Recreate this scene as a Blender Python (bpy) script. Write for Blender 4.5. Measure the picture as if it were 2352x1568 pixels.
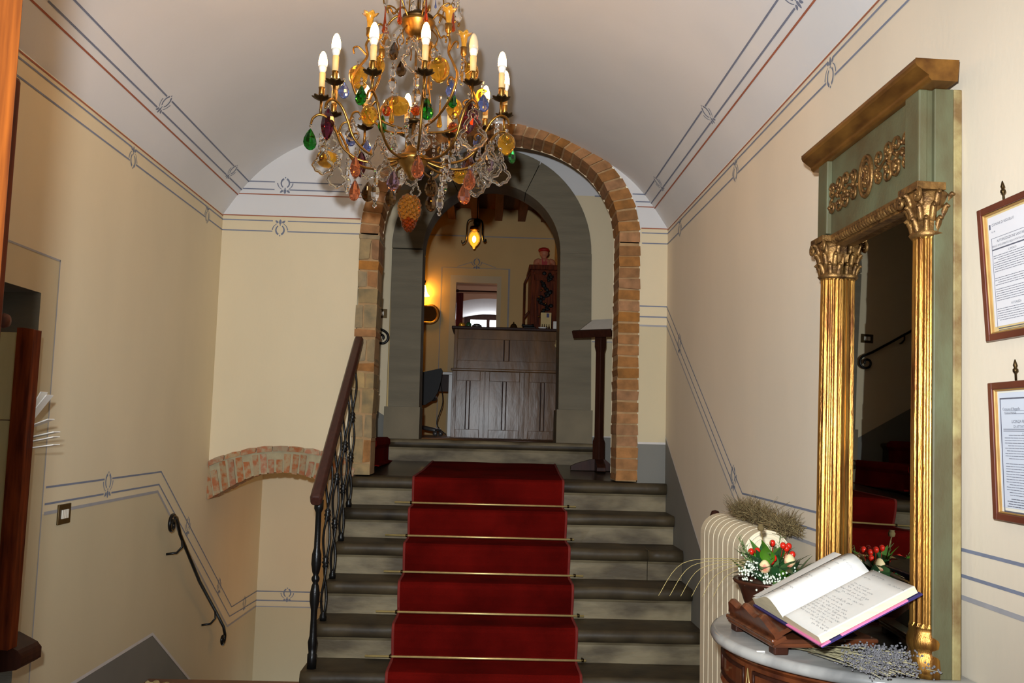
import bpy, math, random
from mathutils import Vector, Matrix, noise as mnoise
for o in list(bpy.data.objects):
    bpy.data.objects.remove(o, do_unlink=True)
SC = bpy.context.scene
COL = SC.collection
random.seed(11)
PI = math.pi

# ---------------------------------------------------------------- camera
CZ = 1.4175
F_PX, PITCH, YAW, ROLL = 2100.0, 0.094824, 0.026017, 0.026875
cam_d = bpy.data.cameras.new('camera')
cam = bpy.data.objects.new('camera', cam_d)
COL.objects.link(cam)
cam_d.sensor_width = 36.0
cam_d.lens = 36.0 * F_PX / 2352.0
cam_d.clip_start = 0.02
fw = Vector((math.sin(YAW) * math.cos(PITCH), math.cos(YAW) * math.cos(PITCH), math.sin(PITCH)))
r0 = Vector((math.cos(YAW), -math.sin(YAW), 0))
u0 = r0.cross(fw)
rt = r0 * math.cos(ROLL) + u0 * math.sin(ROLL)
up = -r0 * math.sin(ROLL) + u0 * math.cos(ROLL)
cam.matrix_world = Matrix(((rt.x, up.x, -fw.x, 0), (rt.y, up.y, -fw.y, 0), (rt.z, up.z, -fw.z, CZ), (0, 0, 0, 1)))
SC.camera = cam

# ---------------------------------------------------------------- light and exposure
SC.view_settings.view_transform = 'Standard'
SC.view_settings.look = 'None'
SC.view_settings.gamma = 1.0
SC.view_settings.use_curve_mapping = False
SC.view_settings.exposure = 0.50
SC.cycles.use_denoising = True
SC.cycles.max_bounces = 10
SC.cycles.diffuse_bounces = 5
SC.cycles.glossy_bounces = 5
SC.cycles.transmission_bounces = 8
SC.cycles.transparent_max_bounces = 12
SC.cycles.caustics_reflective = False
SC.cycles.caustics_refractive = False
SC.cycles.sample_clamp_indirect = 4.0
world = bpy.data.worlds.new('World')
SC.world = world
world.use_nodes = True
bg = world.node_tree.nodes['Background']
bg.inputs[0].default_value = (0.72, 0.85, 1.0, 1)
bg.inputs[1].default_value = 1.0


def lamp(name, kind, loc, energy, color=(1, 1, 1), size=0.05, rot=None):
    d = bpy.data.lights.new(name, kind)
    d.energy = energy
    d.color = color
    if kind == 'AREA':
        d.size = size
    else:
        d.shadow_soft_size = size
    o = bpy.data.objects.new(name, d)
    COL.objects.link(o)
    o.location = loc
    if rot:
        o.rotation_euler = rot
    return o


# the photographer's flash gun, just above the lens
flash = lamp('camera_flash', 'SPOT', (-0.07, -0.02, CZ + 0.17), 510, (0.89, 0.95, 1.0), 0.028, (math.radians(97), 0, -0.035))
flash.data.spot_size = math.radians(96)
flash.data.spot_blend = 1.0


# ---------------------------------------------------------------- helpers
def lin(c):
    return tuple(((x / 255 / 12.92) if x / 255 <= 0.04045 else ((x / 255 + 0.055) / 1.055) ** 2.4) for x in c)


MATS = {}


def mat(name, col, rough=0.6, metal=0.0, var=0.10, scale=6.0, bump=0.0, bscale=60.0, trans=0.0, ior=1.45,
        emit=None, estr=0.0, stretch=(1, 1, 1), col2=None, rnd=0.0, spec=0.5, coat=0.0, detail=5.0, sheen=0.0, ramp=(0.3, 0.7)):
    m = bpy.data.materials.new(name)
    m.use_nodes = True
    nt = m.node_tree
    N, L = nt.nodes, nt.links
    b = N['Principled BSDF']
    c1 = lin(col)
    tc = N.new('ShaderNodeTexCoord')
    mp = N.new('ShaderNodeMapping')
    mp.inputs['Scale'].default_value = stretch
    L.new(tc.outputs['Object'], mp.inputs[0])
    nz = N.new('ShaderNodeTexNoise')
    nz.inputs['Scale'].default_value = scale
    nz.inputs['Detail'].default_value = detail
    L.new(mp.outputs[0], nz.inputs['Vector'])
    rp = N.new('ShaderNodeValToRGB')
    rp.color_ramp.elements[0].position = ramp[0]
    rp.color_ramp.elements[1].position = ramp[1]
    lo = tuple(x * (1 - var) for x in c1) if col2 is None else lin(col2)
    hi = tuple(min(1, x * (1 + var)) for x in c1) if col2 is None else c1
    rp.color_ramp.elements[0].color = (*lo, 1)
    rp.color_ramp.elements[1].color = (*hi, 1)
    L.new(nz.outputs[0], rp.inputs[0])
    out = rp.outputs[0]
    if rnd:
        oi = N.new('ShaderNodeObjectInfo')
        mr = N.new('ShaderNodeMapRange')
        mr.inputs[3].default_value = 1 - rnd
        mr.inputs[4].default_value = 1 + rnd
        L.new(oi.outputs['Random'], mr.inputs[0])
        hs = N.new('ShaderNodeHueSaturation')
        L.new(mr.outputs[0], hs.inputs['Value'])
        mr2 = N.new('ShaderNodeMapRange')
        mr2.inputs[3].default_value = 1 + rnd * 0.6
        mr2.inputs[4].default_value = 1 - rnd * 0.6
        ml = N.new('ShaderNodeMath')
        ml.operation = 'FRACT'
        mu = N.new('ShaderNodeMath')
        mu.operation = 'MULTIPLY'
        mu.inputs[1].default_value = 7.31
        L.new(oi.outputs['Random'], mu.inputs[0])
        L.new(mu.outputs[0], ml.inputs[0])
        L.new(ml.outputs[0], mr2.inputs[0])
        L.new(mr2.outputs[0], hs.inputs['Saturation'])
        L.new(out, hs.inputs['Color'])
        out = hs.outputs[0]
    L.new(out, b.inputs['Base Color'])
    b.inputs['Roughness'].default_value = rough
    b.inputs['Metallic'].default_value = metal
    b.inputs['IOR'].default_value = ior
    b.inputs['Specular IOR Level'].default_value = spec
    if trans:
        b.inputs['Transmission Weight'].default_value = trans
    if coat:
        b.inputs['Coat Weight'].default_value = coat
    if sheen:
        b.inputs['Sheen Weight'].default_value = sheen
    if emit:
        b.inputs['Emission Color'].default_value = (*lin(emit), 1)
        b.inputs['Emission Strength'].default_value = estr
    if bump:
        n2 = N.new('ShaderNodeTexNoise')
        n2.inputs['Scale'].default_value = bscale
        n2.inputs['Detail'].default_value = 4
        L.new(mp.outputs[0], n2.inputs['Vector'])
        bp = N.new('ShaderNodeBump')
        bp.inputs['Strength'].default_value = bump
        bp.inputs['Distance'].default_value = 0.004
        L.new(n2.outputs[0], bp.inputs['Height'])
        L.new(bp.outputs[0], b.inputs['Normal'])
    MATS[name] = m
    return m


W = {}                                                              # world matrix of every object made here


class MB:
    def __init__(s):
        s.v, s.f, s.mi, s.sm = [], [], [], []

    def add(s, vs, fs, mi=0, smooth=False):
        o = len(s.v)
        s.v += [tuple(v) for v in vs]
        for f in fs:
            s.f.append(tuple(i + o for i in f))
            s.mi.append(mi)
            s.sm.append(smooth)
        return s

    def box(s, x0, x1, y0, y1, z0, z1, mi=0):
        vs = [(x0, y0, z0), (x1, y0, z0), (x1, y1, z0), (x0, y1, z0), (x0, y0, z1), (x1, y0, z1), (x1, y1, z1), (x0, y1, z1)]
        return s.add(vs, [(0, 3, 2, 1), (4, 5, 6, 7), (0, 1, 5, 4), (1, 2, 6, 5), (2, 3, 7, 6), (3, 0, 4, 7)], mi)

    def prism(s, poly, a0, a1, axis='y', mi=0, smooth=False):
        n = len(poly)

        def P(p, a):
            return {'x': (a, p[0], p[1]), 'y': (p[0], a, p[1]), 'z': (p[0], p[1], a)}[axis]
        vs = [P(p, a0) for p in poly] + [P(p, a1) for p in poly]
        fs = [tuple(range(n)), tuple(range(2 * n - 1, n - 1, -1))]
        s.add(vs, fs, mi, False)
        s.add(vs, [(i, (i + 1) % n, n + (i + 1) % n, n + i) for i in range(n)], mi, smooth)
        return s

    def lathe(s, prof, c=(0, 0, 0), n=16, axis='z', mi=0, smooth=True, sc=(1, 1)):
        vs = []
        for r, h in prof:
            for k in range(n):
                a = 2 * PI * k / n
                p, q = r * math.cos(a) * sc[0], r * math.sin(a) * sc[1]
                vs.append({'z': (c[0] + p, c[1] + q, c[2] + h), 'y': (c[0] + p, c[1] + h, c[2] + q), 'x': (c[0] + h, c[1] + p, c[2] + q)}[axis])
        fs = []
        for j in range(len(prof) - 1):
            for k in range(n):
                fs.append((j * n + k, j * n + (k + 1) % n, (j + 1) * n + (k + 1) % n, (j + 1) * n + k))
        if prof[0][0] > 1e-6:
            fs.append(tuple(range(n))[::-1])
        if prof[-1][0] > 1e-6:
            fs.append(tuple(range((len(prof) - 1) * n, len(prof) * n)))
        return s.add(vs, fs, mi, smooth)

    def ball(s, c, r, nu=12, nv=8, mi=0, smooth=True):
        if not hasattr(r, '__len__'):
            r = (r, r, r)
        prof = [(math.sin(PI * j / nv), -math.cos(PI * j / nv)) for j in range(nv + 1)]
        vs = []
        for a, h in prof:
            for k in range(nu):
                t = 2 * PI * k / nu
                vs.append((c[0] + r[0] * a * math.cos(t), c[1] + r[1] * a * math.sin(t), c[2] + r[2] * h))
        fs = [(j * nu + k, j * nu + (k + 1) % nu, (j + 1) * nu + (k + 1) % nu, (j + 1) * nu + k) for j in range(nv) for k in range(nu)]
        return s.add(vs, fs, mi, smooth)

    def tube(s, path, r, n=8, mi=0, closed=False, smooth=True, flat=None):
        P = [Vector(p) for p in path]
        m = len(P)
        rr = r if hasattr(r, '__len__') else [r] * m
        vs = []
        prev = None
        for i in range(m):
            if closed:
                t = P[(i + 1) % m] - P[i - 1]
            else:
                t = P[min(i + 1, m - 1)] - P[max(i - 1, 0)]
            if t.length < 1e-9:
                t = Vector((0, 0, 1))
            t.normalize()
            if prev is None:
                a = Vector((0, 0, 1)) if abs(t.z) < 0.9 else Vector((1, 0, 0))
                u = t.cross(a).normalized()
            else:
                u = (prev - t * prev.dot(t))
                u = u.normalized() if u.length > 1e-6 else t.orthogonal().normalized()
            prev = u
            w = t.cross(u)
            for k in range(n):
                an = 2 * PI * k / n
                q = (1, 1) if flat is None else flat
                vs.append(P[i] + u * (rr[i] * q[0] * math.cos(an)) + w * (rr[i] * q[1] * math.sin(an)))
        fs = []
        for i in range(m if closed else m - 1):
            j = (i + 1) % m
            for k in range(n):
                fs.append((i * n + k, i * n + (k + 1) % n, j * n + (k + 1) % n, j * n + k))
        if not closed:
            fs.append(tuple(range(n))[::-1])
            fs.append(tuple(range((m - 1) * n, m * n)))
        return s.add(vs, fs, mi, smooth)

    def ribbon(s, path, width, nrm, mi=0, side=None):
        """flat painted stroke along a path lying in a surface with normal nrm"""
        P = [Vector(p) for p in path]
        nn = Vector(nrm).normalized()
        vs = []
        for i in range(len(P)):
            t = (P[min(i + 1, len(P) - 1)] - P[max(i - 1, 0)]).normalized()
            a = (P[i] - P[i - 1]).normalized() if i else t
            w = t.cross(nn).normalized()
            k = 1 / max(0.35, abs(a.dot(t)))
            vs += [P[i] + w * width / 2 * k + nn * 0.0015, P[i] - w * width / 2 * k + nn * 0.0015]
        return s.add(vs, [(2 * i, 2 * i + 2, 2 * i + 3, 2 * i + 1) for i in range(len(P) - 1)], mi)

    def build(s, name, m, parent=None, bevel=0, subsurf=0, local=False, seg=2):
        me = bpy.data.meshes.new(name)
        ml = m if isinstance(m, (list, tuple)) else [m]
        vs = s.v
        base = W.get(parent.name) if parent is not None else None
        if base is not None and not local:
            inv = base.inverted()
            vs = [tuple(inv @ Vector(v)) for v in vs]
        me.from_pydata(vs, [], s.f)
        for x in ml:
            me.materials.append(MATS[x])
        me.polygons.foreach_set('material_index', s.mi)
        me.polygons.foreach_set('use_smooth', s.sm)
        me.update()
        o = bpy.data.objects.new(name, me)
        COL.objects.link(o)
        if parent is not None:
            o.parent = parent
            W[o.name] = base.copy()
        else:
            W[o.name] = Matrix.Identity(4)
        if bevel:
            b = o.modifiers.new('bevel', 'BEVEL')
            b.width = bevel
            b.segments = seg
            b.limit_method = 'ANGLE'
        if subsurf:
            b = o.modifiers.new('subdivision', 'SUBSURF')
            b.levels = b.render_levels = subsurf
        return o


def tag(o, label, cat, group=None):
    o['label'] = label
    o['category'] = cat
    if group:
        o['group'] = group
    return o


def struct(o):
    o['kind'] = 'structure'
    return o


def thing(name, label, cat, loc=(0, 0, 0), rot=(0, 0, 0), group=None):
    o = bpy.data.objects.new(name, None)
    o.empty_display_size = 0.1
    COL.objects.link(o)
    o.location = loc
    o.rotation_euler = rot
    from mathutils import Euler
    W[o.name] = Matrix.Translation(loc) @ Euler(rot).to_matrix().to_4x4()
    return tag(o, label, cat, group)


def clone(src, name, parent, loc=None, rot=None):
    o = src.copy()
    o.name = name
    COL.objects.link(o)
    o.parent = parent
    if loc is not None:
        o.location = loc
    if rot is not None:
        o.rotation_euler = rot
    W[o.name] = W[parent.name].copy() if parent else Matrix.Identity(4)
    return o


def crom(pts, k=6):
    """Catmull-Rom resampling of a list of points (any dimension)"""
    out = []
    n = len(pts)
    for i in range(n - 1):
        p0, p1, p2, p3 = pts[max(i - 1, 0)], pts[i], pts[i + 1], pts[min(i + 2, n - 1)]
        for j in range(k):
            t = j / k
            out.append(tuple(0.5 * (2 * b + (c - a) * t + (2 * a - 5 * b + 4 * c - d) * t * t + (3 * b - a - 3 * c + d) * t ** 3)
                             for a, b, c, d in zip(p0, p1, p2, p3)))
    out.append(tuple(pts[-1]))
    return out


def interp(tab, x):
    if x <= tab[0][0]:
        return tab[0][1]
    for (a, b), (c, d) in zip(tab, tab[1:]):
        if x <= c:
            return b + (d - b) * (x - a) / (c - a)
    return tab[-1][1]


def colwall(mb, xs, lo, hi, bands, place):
    """a wall face built in upright strips between lo(x) and hi(x); bands = [(z_top, material index)] from below"""
    for a, b in zip(xs, xs[1:]):
        zt0 = -99
        for zt, mi in bands:
            f0 = zt0 if not callable(zt0) else None
            g = (lambda x, z=zt: z(x)) if callable(zt) else (lambda x, z=zt: z)
            g0 = (lambda x, z=zt0: z(x)) if callable(zt0) else (lambda x, z=zt0: z)
            la, lb = max(lo(a), g0(a)), max(lo(b), g0(b))
            ha, hb = min(hi(a), g(a)), min(hi(b), g(b))
            zt0 = zt
            if ha - la < 1e-5 and hb - lb < 1e-5:
                continue
            ha, hb = max(ha, la), max(hb, lb)
            mb.add([place(a, la), place(b, lb), place(b, hb), place(a, ha)], [(0, 1, 2, 3)], mi)


def rng(a, b, n):
    return [a + (b - a) * i / n for i in range(n + 1)]


# ---------------------------------------------------------------- materials
mat('plaster_cream', (224, 208, 174), 0.85, var=0.05, scale=1.6, bump=0.12, bscale=55, stretch=(1, 1, 0.5))
mat('plaster_white', (218, 217, 216), 0.85, var=0.04, scale=1.5, bump=0.12, bscale=55)
mat('plaster_rose', (227, 213, 190), 0.85, var=0.05, scale=1.6, bump=0.12, bscale=55, stretch=(1, 1, 0.5))
mat('plaster_room', (218, 186, 128), 0.85, var=0.05, scale=1.6)
mat('added_lamp_glow', (255, 220, 150), 0.4, emit=(255, 180, 70), estr=9, var=0.0)
mat('plaster_dado_rose', (218, 205, 182), 0.8, var=0.05, scale=1.6, bump=0.1, bscale=55, stretch=(1, 1, 0.5))
mat('plaster_dado', (208, 193, 158), 0.8, var=0.05, scale=1.6, bump=0.1, bscale=55, stretch=(1, 1, 0.5))
mat('paint_grey', (120, 118, 110), 0.7, var=0.06, scale=3)
mat('paint_blue', (124, 130, 148), 0.8, var=0.12, scale=14)
mat('paint_lead', (116, 122, 140), 0.8, var=0.10, scale=20)
mat('paint_red', (158, 92, 66), 0.8, var=0.10, scale=14)
mat('paint_pale', (212, 206, 200), 0.8, var=0.05, scale=14)
mat('paint_bluegrey', (164, 162, 164), 0.8, var=0.06, scale=14)
mat('surround', (204, 188, 152), 0.8, var=0.05, scale=2)
mat('pietra', (121, 112, 92), 0.75, var=0.14, scale=5, bump=0.5, bscale=45, stretch=(0.35, 1, 3.0))
mat('pietra_smooth', (128, 116, 92), 0.7, var=0.14, scale=4, bump=0.25, bscale=30)
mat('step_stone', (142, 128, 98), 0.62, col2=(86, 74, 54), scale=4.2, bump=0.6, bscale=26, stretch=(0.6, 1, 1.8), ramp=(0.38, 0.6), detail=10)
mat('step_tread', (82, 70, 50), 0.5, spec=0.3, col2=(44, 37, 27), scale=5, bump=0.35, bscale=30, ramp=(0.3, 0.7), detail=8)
mat('landing_stone', (76, 62, 46), 0.22, col2=(50, 42, 34), scale=4, bump=0.08, bscale=12)
mat('floor_tile', (120, 84, 62), 0.45, var=0.2, scale=5)
mat('brick', (174, 122, 74), 0.9, col2=(136, 97, 58), scale=16, bump=0.9, bscale=50, rnd=0.17, detail=7, ramp=(0.32, 0.68))
mat('brick_red', (166, 104, 70), 0.9, col2=(166, 144, 112), scale=30, bump=0.9, bscale=50, rnd=0.14, detail=7, ramp=(0.42, 0.6))
mat('rubble', (172, 146, 104), 0.9, col2=(124, 112, 86), scale=12, bump=1.0, bscale=34, rnd=0.14, detail=7)
mat('mortar', (176, 142, 100), 0.95, var=0.14, scale=20, bump=0.7, bscale=60)
mat('mortar_grey', (170, 158, 126), 0.95, var=0.12, scale=20, bump=0.7, bscale=60)
mat('carpet', (110, 16, 11), 0.95, spec=0.04, col2=(74, 8, 5), scale=3.4, bump=0.5, bscale=240, detail=4, ramp=(0.3, 0.7))
mat('carpet_edge', (128, 40, 32), 0.9, var=0.1, scale=30)
mat('brass', (226, 200, 132), 0.35, 0.55, var=0.12, scale=20)
mat('brass_aged', (156, 116, 56), 0.36, 1.0, var=0.25, scale=14)
mat('brass_dark', (74, 58, 36), 0.45, 1.0, var=0.25, scale=20)
mat('iron_black', (24, 23, 22), 0.32, 0.4, var=0.2, scale=20, bump=0.2, bscale=80)
mat('iron_wall', (46, 38, 30), 0.45, 0.5, var=0.2, scale=20)
mat('rail_wood', (66, 36, 28), 0.38, var=0.25, scale=10, stretch=(6, 1, 6))
mat('wood_counter', (132, 92, 48), 0.24, col2=(76, 50, 26), scale=6, stretch=(1, 1, 0.3), spec=0.2, bump=0.6, bscale=9, detail=8, ramp=(0.25, 0.75))
mat('wood_dark', (52, 27, 18), 0.42, var=0.3, scale=8, stretch=(5, 5, 0.7), spec=0.15)
mat('wood_red', (128, 58, 24), 0.55, spec=0.12, col2=(62, 22, 12), scale=7, stretch=(7, 7, 0.7), detail=7)
mat('wood_rack', (118, 62, 34), 0.6, col2=(78, 38, 22), scale=7, stretch=(5, 5, 0.6), detail=7)
mat('wood_orange', (124, 64, 18), 0.6, spec=0.15, col2=(66, 27, 7), scale=9, stretch=(6, 6, 0.6), detail=7)
mat('wood_pale_paint', (190, 180, 132), 0.7, var=0.12, scale=5, stretch=(4, 1, 0.7))
mat('wood_stand', (112, 60, 32), 0.34, col2=(60, 30, 18), scale=6, stretch=(1, 5, 5), coat=0.25, detail=8)
mat('wood_veneer', (120, 62, 30), 0.25, col2=(56, 26, 16), scale=7, stretch=(1.5, 1.5, 0.8), coat=0.4, detail=8)
mat('wood_frame', (98, 46, 32), 0.35, var=0.25, scale=9)
mat('beam_wood', (92, 52, 34), 0.7, var=0.25, scale=6, stretch=(6, 0.5, 6))
mat('marble', (176, 173, 166), 0.16, col2=(122, 121, 118), scale=3.0, detail=10, ramp=(0.34, 0.52), stretch=(1, 1.6, 1))
mat('radiator_cream', (236, 222, 190), 0.42, var=0.04, scale=6)
mat('radiator_ridge', (240, 228, 196), 0.4, var=0.03, scale=6)
mat('gold', (188, 138, 66), 0.33, 0.9, col2=(104, 60, 32), scale=9, stretch=(6, 6, 0.5), bump=0.25, bscale=90, detail=7, ramp=(0.3, 0.6))
mat('gold_carved', (150, 112, 62), 0.45, 0.7, col2=(76, 50, 28), scale=40, bump=0.5, bscale=120, detail=6)
mat('gold_cornice', (150, 104, 44), 0.45, 0.5, col2=(84, 50, 20), scale=6, stretch=(3, 1, 3), detail=7)
mat('mirror_green', (94, 97, 70), 0.55, col2=(80, 70, 44), scale=5, stretch=(3, 1.6, 1.2), detail=6, bump=0.15, bscale=60)
mat('mirror_edge', (160, 146, 98), 0.6, col2=(110, 84, 48), scale=18, detail=7, bump=0.4, bscale=90)
mat('mirror_glass', (200, 202, 200), 0.01, 1.0, var=0.0, scale=1)
mat('paper', (238, 234, 224), 0.75, var=0.02, scale=20)
mat('paper_edge', (228, 214, 176), 0.8, var=0.08, scale=160, stretch=(0.1, 0.1, 1))
mat('paper_cert', (222, 220, 222), 0.7, var=0.02, scale=8)
mat('paper_blue', (206, 212, 222), 0.7, var=0.03, scale=8)
mat('mount', (214, 188, 130), 0.7, var=0.06, scale=10)
mat('mount_pale', (232, 226, 208), 0.7, var=0.03, scale=10)
mat('frame_gilt', (176, 136, 78), 0.5, 0.3, var=0.15, scale=20)
mat('ink', (120, 118, 122), 0.8, var=0.15, scale=60)
mat('ink_print', (92, 92, 104), 0.8, var=0.15, scale=60)
mat('cover_blue', (48, 40, 96), 0.5, var=0.1, scale=10)
mat('cover_pink', (226, 120, 168), 0.5, var=0.06, scale=10)
mat('copper_pot', (112, 62, 40), 0.35, 0.5, col2=(58, 34, 26), scale=7, detail=7)
mat('leaf_green', (82, 128, 52), 0.45, var=0.3, scale=12, rnd=0.3)
mat('leaf_dark', (46, 84, 46), 0.3, var=0.25, scale=10, rnd=0.2)
mat('sprig_green', (96, 122, 64), 0.7, var=0.2, scale=20)
mat('blossom', (222, 226, 206), 0.8, var=0.08, scale=40)
mat('berry', (206, 38, 22), 0.25, var=0.15, scale=12)
mat('rosebud', (240, 214, 160), 0.6, col2=(214, 120, 96), scale=30, ramp=(0.35, 0.5))
mat('grass_blade', (170, 150, 92), 0.7, var=0.2, scale=20)
mat('lavender', (116, 113, 115), 0.9, var=0.25, scale=60)
mat('lavender_stem', (168, 158, 122), 0.9, var=0.2, scale=30)
mat('dry_grass', (112, 94, 60), 0.9, var=0.3, scale=30, rnd=0.1)
mat('dry_grass_light', (138, 120, 80), 0.9, var=0.25, scale=30)
mat('plate_bronze', (78, 60, 30), 0.35, 0.6, var=0.1, scale=10)
mat('switch_ivory', (228, 222, 206), 0.4, var=0.02, scale=10)
mat('leather_black', (16, 15, 15), 0.6, var=0.15, scale=30)
mat('chrome_grey', (110, 108, 106), 0.35, 0.5, var=0.05, scale=10)
mat('curtain', (128, 46, 40), 0.9, var=0.2, scale=8, stretch=(8, 8, 0.4))
mat('plaster_pink', (196, 150, 122), 0.9, var=0.05, scale=3)
mat('candle_sleeve', (236, 196, 130), 0.6, var=0.05, scale=20)
mat('bulb_collar', (240, 236, 228), 0.4, var=0.02, scale=10)
mat('bulb_lit', (255, 240, 220), 0.4, emit=(255, 186, 97), estr=44, var=0.0)
mat('bulb_off', (236, 208, 166), 0.35, var=0.02, scale=10)
mat('lamp_lit', (255, 220, 150), 0.4, emit=(255, 190, 92), estr=140, var=0.0)
mat('lamp_glass', (255, 206, 110), 0.12, trans=0.9, ior=1.2, var=0.0, emit=(255, 176, 60), estr=0.35)
mat('sconce_lit', (255, 220, 150), 0.4, emit=(255, 180, 70), estr=24, var=0.0)
mat('window_sky', (255, 255, 255), 0.4, emit=(244, 248, 255), estr=7, var=0.0)
for nm, cc, rg in (('clear', (250, 248, 244), 0.0), ('green', (30, 150, 50), 0.0), ('purple', (110, 40, 70), 0.0), ('lilac', (170, 140, 170), 0.0),
                   ('smoke', (120, 92, 60), 0.0), ('orange', (240, 140, 96), 0.0), ('amber', (252, 184, 58), 0.02), ('red', (222, 90, 24), 0.0),
                   ('blue', (128, 150, 226), 0.0), ('grape', (244, 186, 84), 0.01), ('grape_red', (228, 112, 30), 0.01)):
    mat('glass_' + nm, cc, rg, trans={'amber': .9, 'grape': .95, 'grape_red': .95, 'red': .92, 'orange': .93, 'blue': .9}.get(nm, 1.0), ior=1.3 if nm == 'amber' else 1.5, var=0.0, scale=2)
mat('glass_flower', (248, 184, 62), 0.25, trans=0.55, ior=1.45, var=0.05)
# ================================================================ the setting
XL, XR, YB, YF = -1.8052, 1.1971, 6.0857, 1.30
XC, HW, ZS = -0.304, 1.501, 2.797
YP = 7.62                                                           # wall with the stone doorway
VT = [(0, .732), (.15, .722), (.3, .692), (.42, .652), (.55, .58), (.66, .497), (.73, .44), (.8, .366), (.85, .3), (.9, .217), (.945, .125), (.98, .045), (1, 0)]
VTS = crom(VT, 5)


def vault(x):
    return ZS + interp(VTS, abs(x - XC) / HW)


vp = [(XC - HW * u, ZS + h) for u, h in reversed(VTS)] + [(XC + HW * u, ZS + h) for u, h in VTS[1:]]
mb = MB()
vs, fs = [], []
NY = 10
for j in range(NY + 1):
    y = YF + (YB - YF) * j / NY
    vs += [(x, y, z) for x, z in vp]
n = len(vp)
for j in range(NY):
    for i in range(n - 1):
        fs.append((j * n + i, j * n + i + 1, (j + 1) * n + i + 1, (j + 1) * n + i))
mb.add(vs, fs, 0, True)
ceiling = struct(mb.build('ceiling', 'plaster_white'))


# ---- left wall with the doorway and the painted dado
def base_l(y):
    return 0.235 if y < 5.229 else 0.235 - 0.605 * (y - 5.229)


def d3_l(y):
    return interp([(3.8, 1.016), (5.171, 1.016), (6.75, -0.045), (7.7, -0.06)], y)


mb = MB()
pl = lambda a, z: (XL, a, z)
colwall(mb, [YF, 2.55], lambda a: 0, lambda a: ZS, [(99, 0)], pl)
colwall(mb, [2.55, 2.70], lambda a: 0, lambda a: ZS, [(2.064, 3), (99, 0)], pl)
colwall(mb, [2.70, 3.70], lambda a: 1.91, lambda a: ZS, [(2.064, 3), (99, 0)], pl)
colwall(mb, [3.70, 3.84], lambda a: 0, lambda a: ZS, [(2.064, 3), (99, 0)], pl)
colwall(mb, rng(3.84, YB, 40), lambda a: -1.4 if a > 5.2 else 0, lambda a: ZS, [(base_l, 2), (d3_l, 1), (99, 0)], pl)
colwall(mb, rng(YB, 7.58, 12), lambda a: -1.4, lambda a: 1.12, [(base_l, 2), (d3_l, 1), (99, 0)], pl)
wall_left = struct(mb.build('wall_left', ['plaster_cream', 'plaster_dado', 'paint_grey', 'surround']))
mb = MB()                                                           # stone reveal of the side doorway
mb.add([(XL, 3.70, 0), (XL - .45, 3.70, 0), (XL - .45, 3.70, 1.91), (XL, 3.70, 1.91)], [(0, 1, 2, 3)])
mb.add([(XL, 2.70, 0), (XL - .45, 2.70, 0), (XL - .45, 2.70, 1.91), (XL, 2.70, 1.91)], [(3, 2, 1, 0)])
mb.add([(XL, 2.70, 1.91), (XL - .45, 2.70, 1.91), (XL - .45, 3.70, 1.91), (XL, 3.70, 1.91)], [(3, 2, 1, 0)])
mb.add([(XL - .45, 2.70, 0), (XL - .45, 3.70, 0), (XL - .45, 3.70, 1.91), (XL - .45, 2.70, 1.91)], [(0, 1, 2, 3)], 1)
mb.build('door_reveal', ['pietra', 'wood_dark'], wall_left)


# ---- right wall
def d3_r(y):
    return 1.03 if y < 4.25 else 1.03 + 0.598 * (y - 4.25)


def base_r(y):
    return 0.22 if y < 4.125 else 0.22 + 0.6 * (y - 4.125)


mb = MB()
colwall(mb, rng(YF, YB, 60), lambda a: 0, lambda a: ZS, [(base_r, 2), (d3_r, 1), (99, 0)], lambda a, z: (XR, a, z))
wall_right = struct(mb.build('wall_right', ['plaster_rose', 'plaster_dado_rose', 'paint_grey']))

# ---- back wall, pierced by the brick arch and by the low arch over the cellar stair
AX, AA, AB, AZ = 0.063, 0.947, 0.797, 2.69
SUP = 2.2


def arch_z(x, cx, a, b, z0):
    t = abs(x - cx) / a
    return z0 + (b * (1 - t ** SUP) ** (1 / SUP) if t < 1 else 0)


NICHE = crom([(-1.806, .902), (-1.722, .945), (-1.612, 1.012), (-1.488, 1.066), (-1.347, 1.087), (-1.176, 1.074), (-1.05, 1.03), (-.93, .965), (-.86, .92)], 5)


def lo_back(x):
    if x < -0.871:
        return interp(NICHE, x) + 0.02
    if x < AX + AA:
        return arch_z(x, AX, AA, AB, AZ) if x > AX - AA + 0.003 else 1.0
    return 1.05


mb = MB()
xs = rng(XL, AX - AA, 24)
colwall(mb, xs, lo_back, vault, [(ZS, 0), (99, 1)], lambda a, z: (a, YB, z))
xs = [AX + AA * math.sin(t) for t in rng(-PI / 2, PI / 2, 72)]
colwall(mb, xs, lambda x: arch_z(x, AX, AA, AB, AZ), vault, [(99, 1)], lambda a, z: (a, YB, z))
colwall(mb, rng(AX + AA, XR, 8), lambda x: 1.05, vault, [(1.342, 3), (2.128, 2), (ZS, 0), (99, 1)], lambda a, z: (a, YB, z))
wall_back = struct(mb.build('wall_back', ['plaster_cream', 'plaster_white', 'plaster_dado', 'paint_grey']))
mb = MB()                                                           # its far face, towards the upper landing
xs = [-3.2, -0.76] + [0.055 + 0.812 * math.sin(t) for t in rng(-PI / 2, PI / 2, 40)] + [1.25]
colwall(mb, xs, lambda x: arch_z(x, 0.055, 0.812, .72, AZ) if abs(x - .055) < .811 else 1.13, lambda x: 3.95, [(99, 0)], lambda a, z: (a, YB + .25, z))
mb.build('far_face', 'plaster_cream', wall_back)

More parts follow.
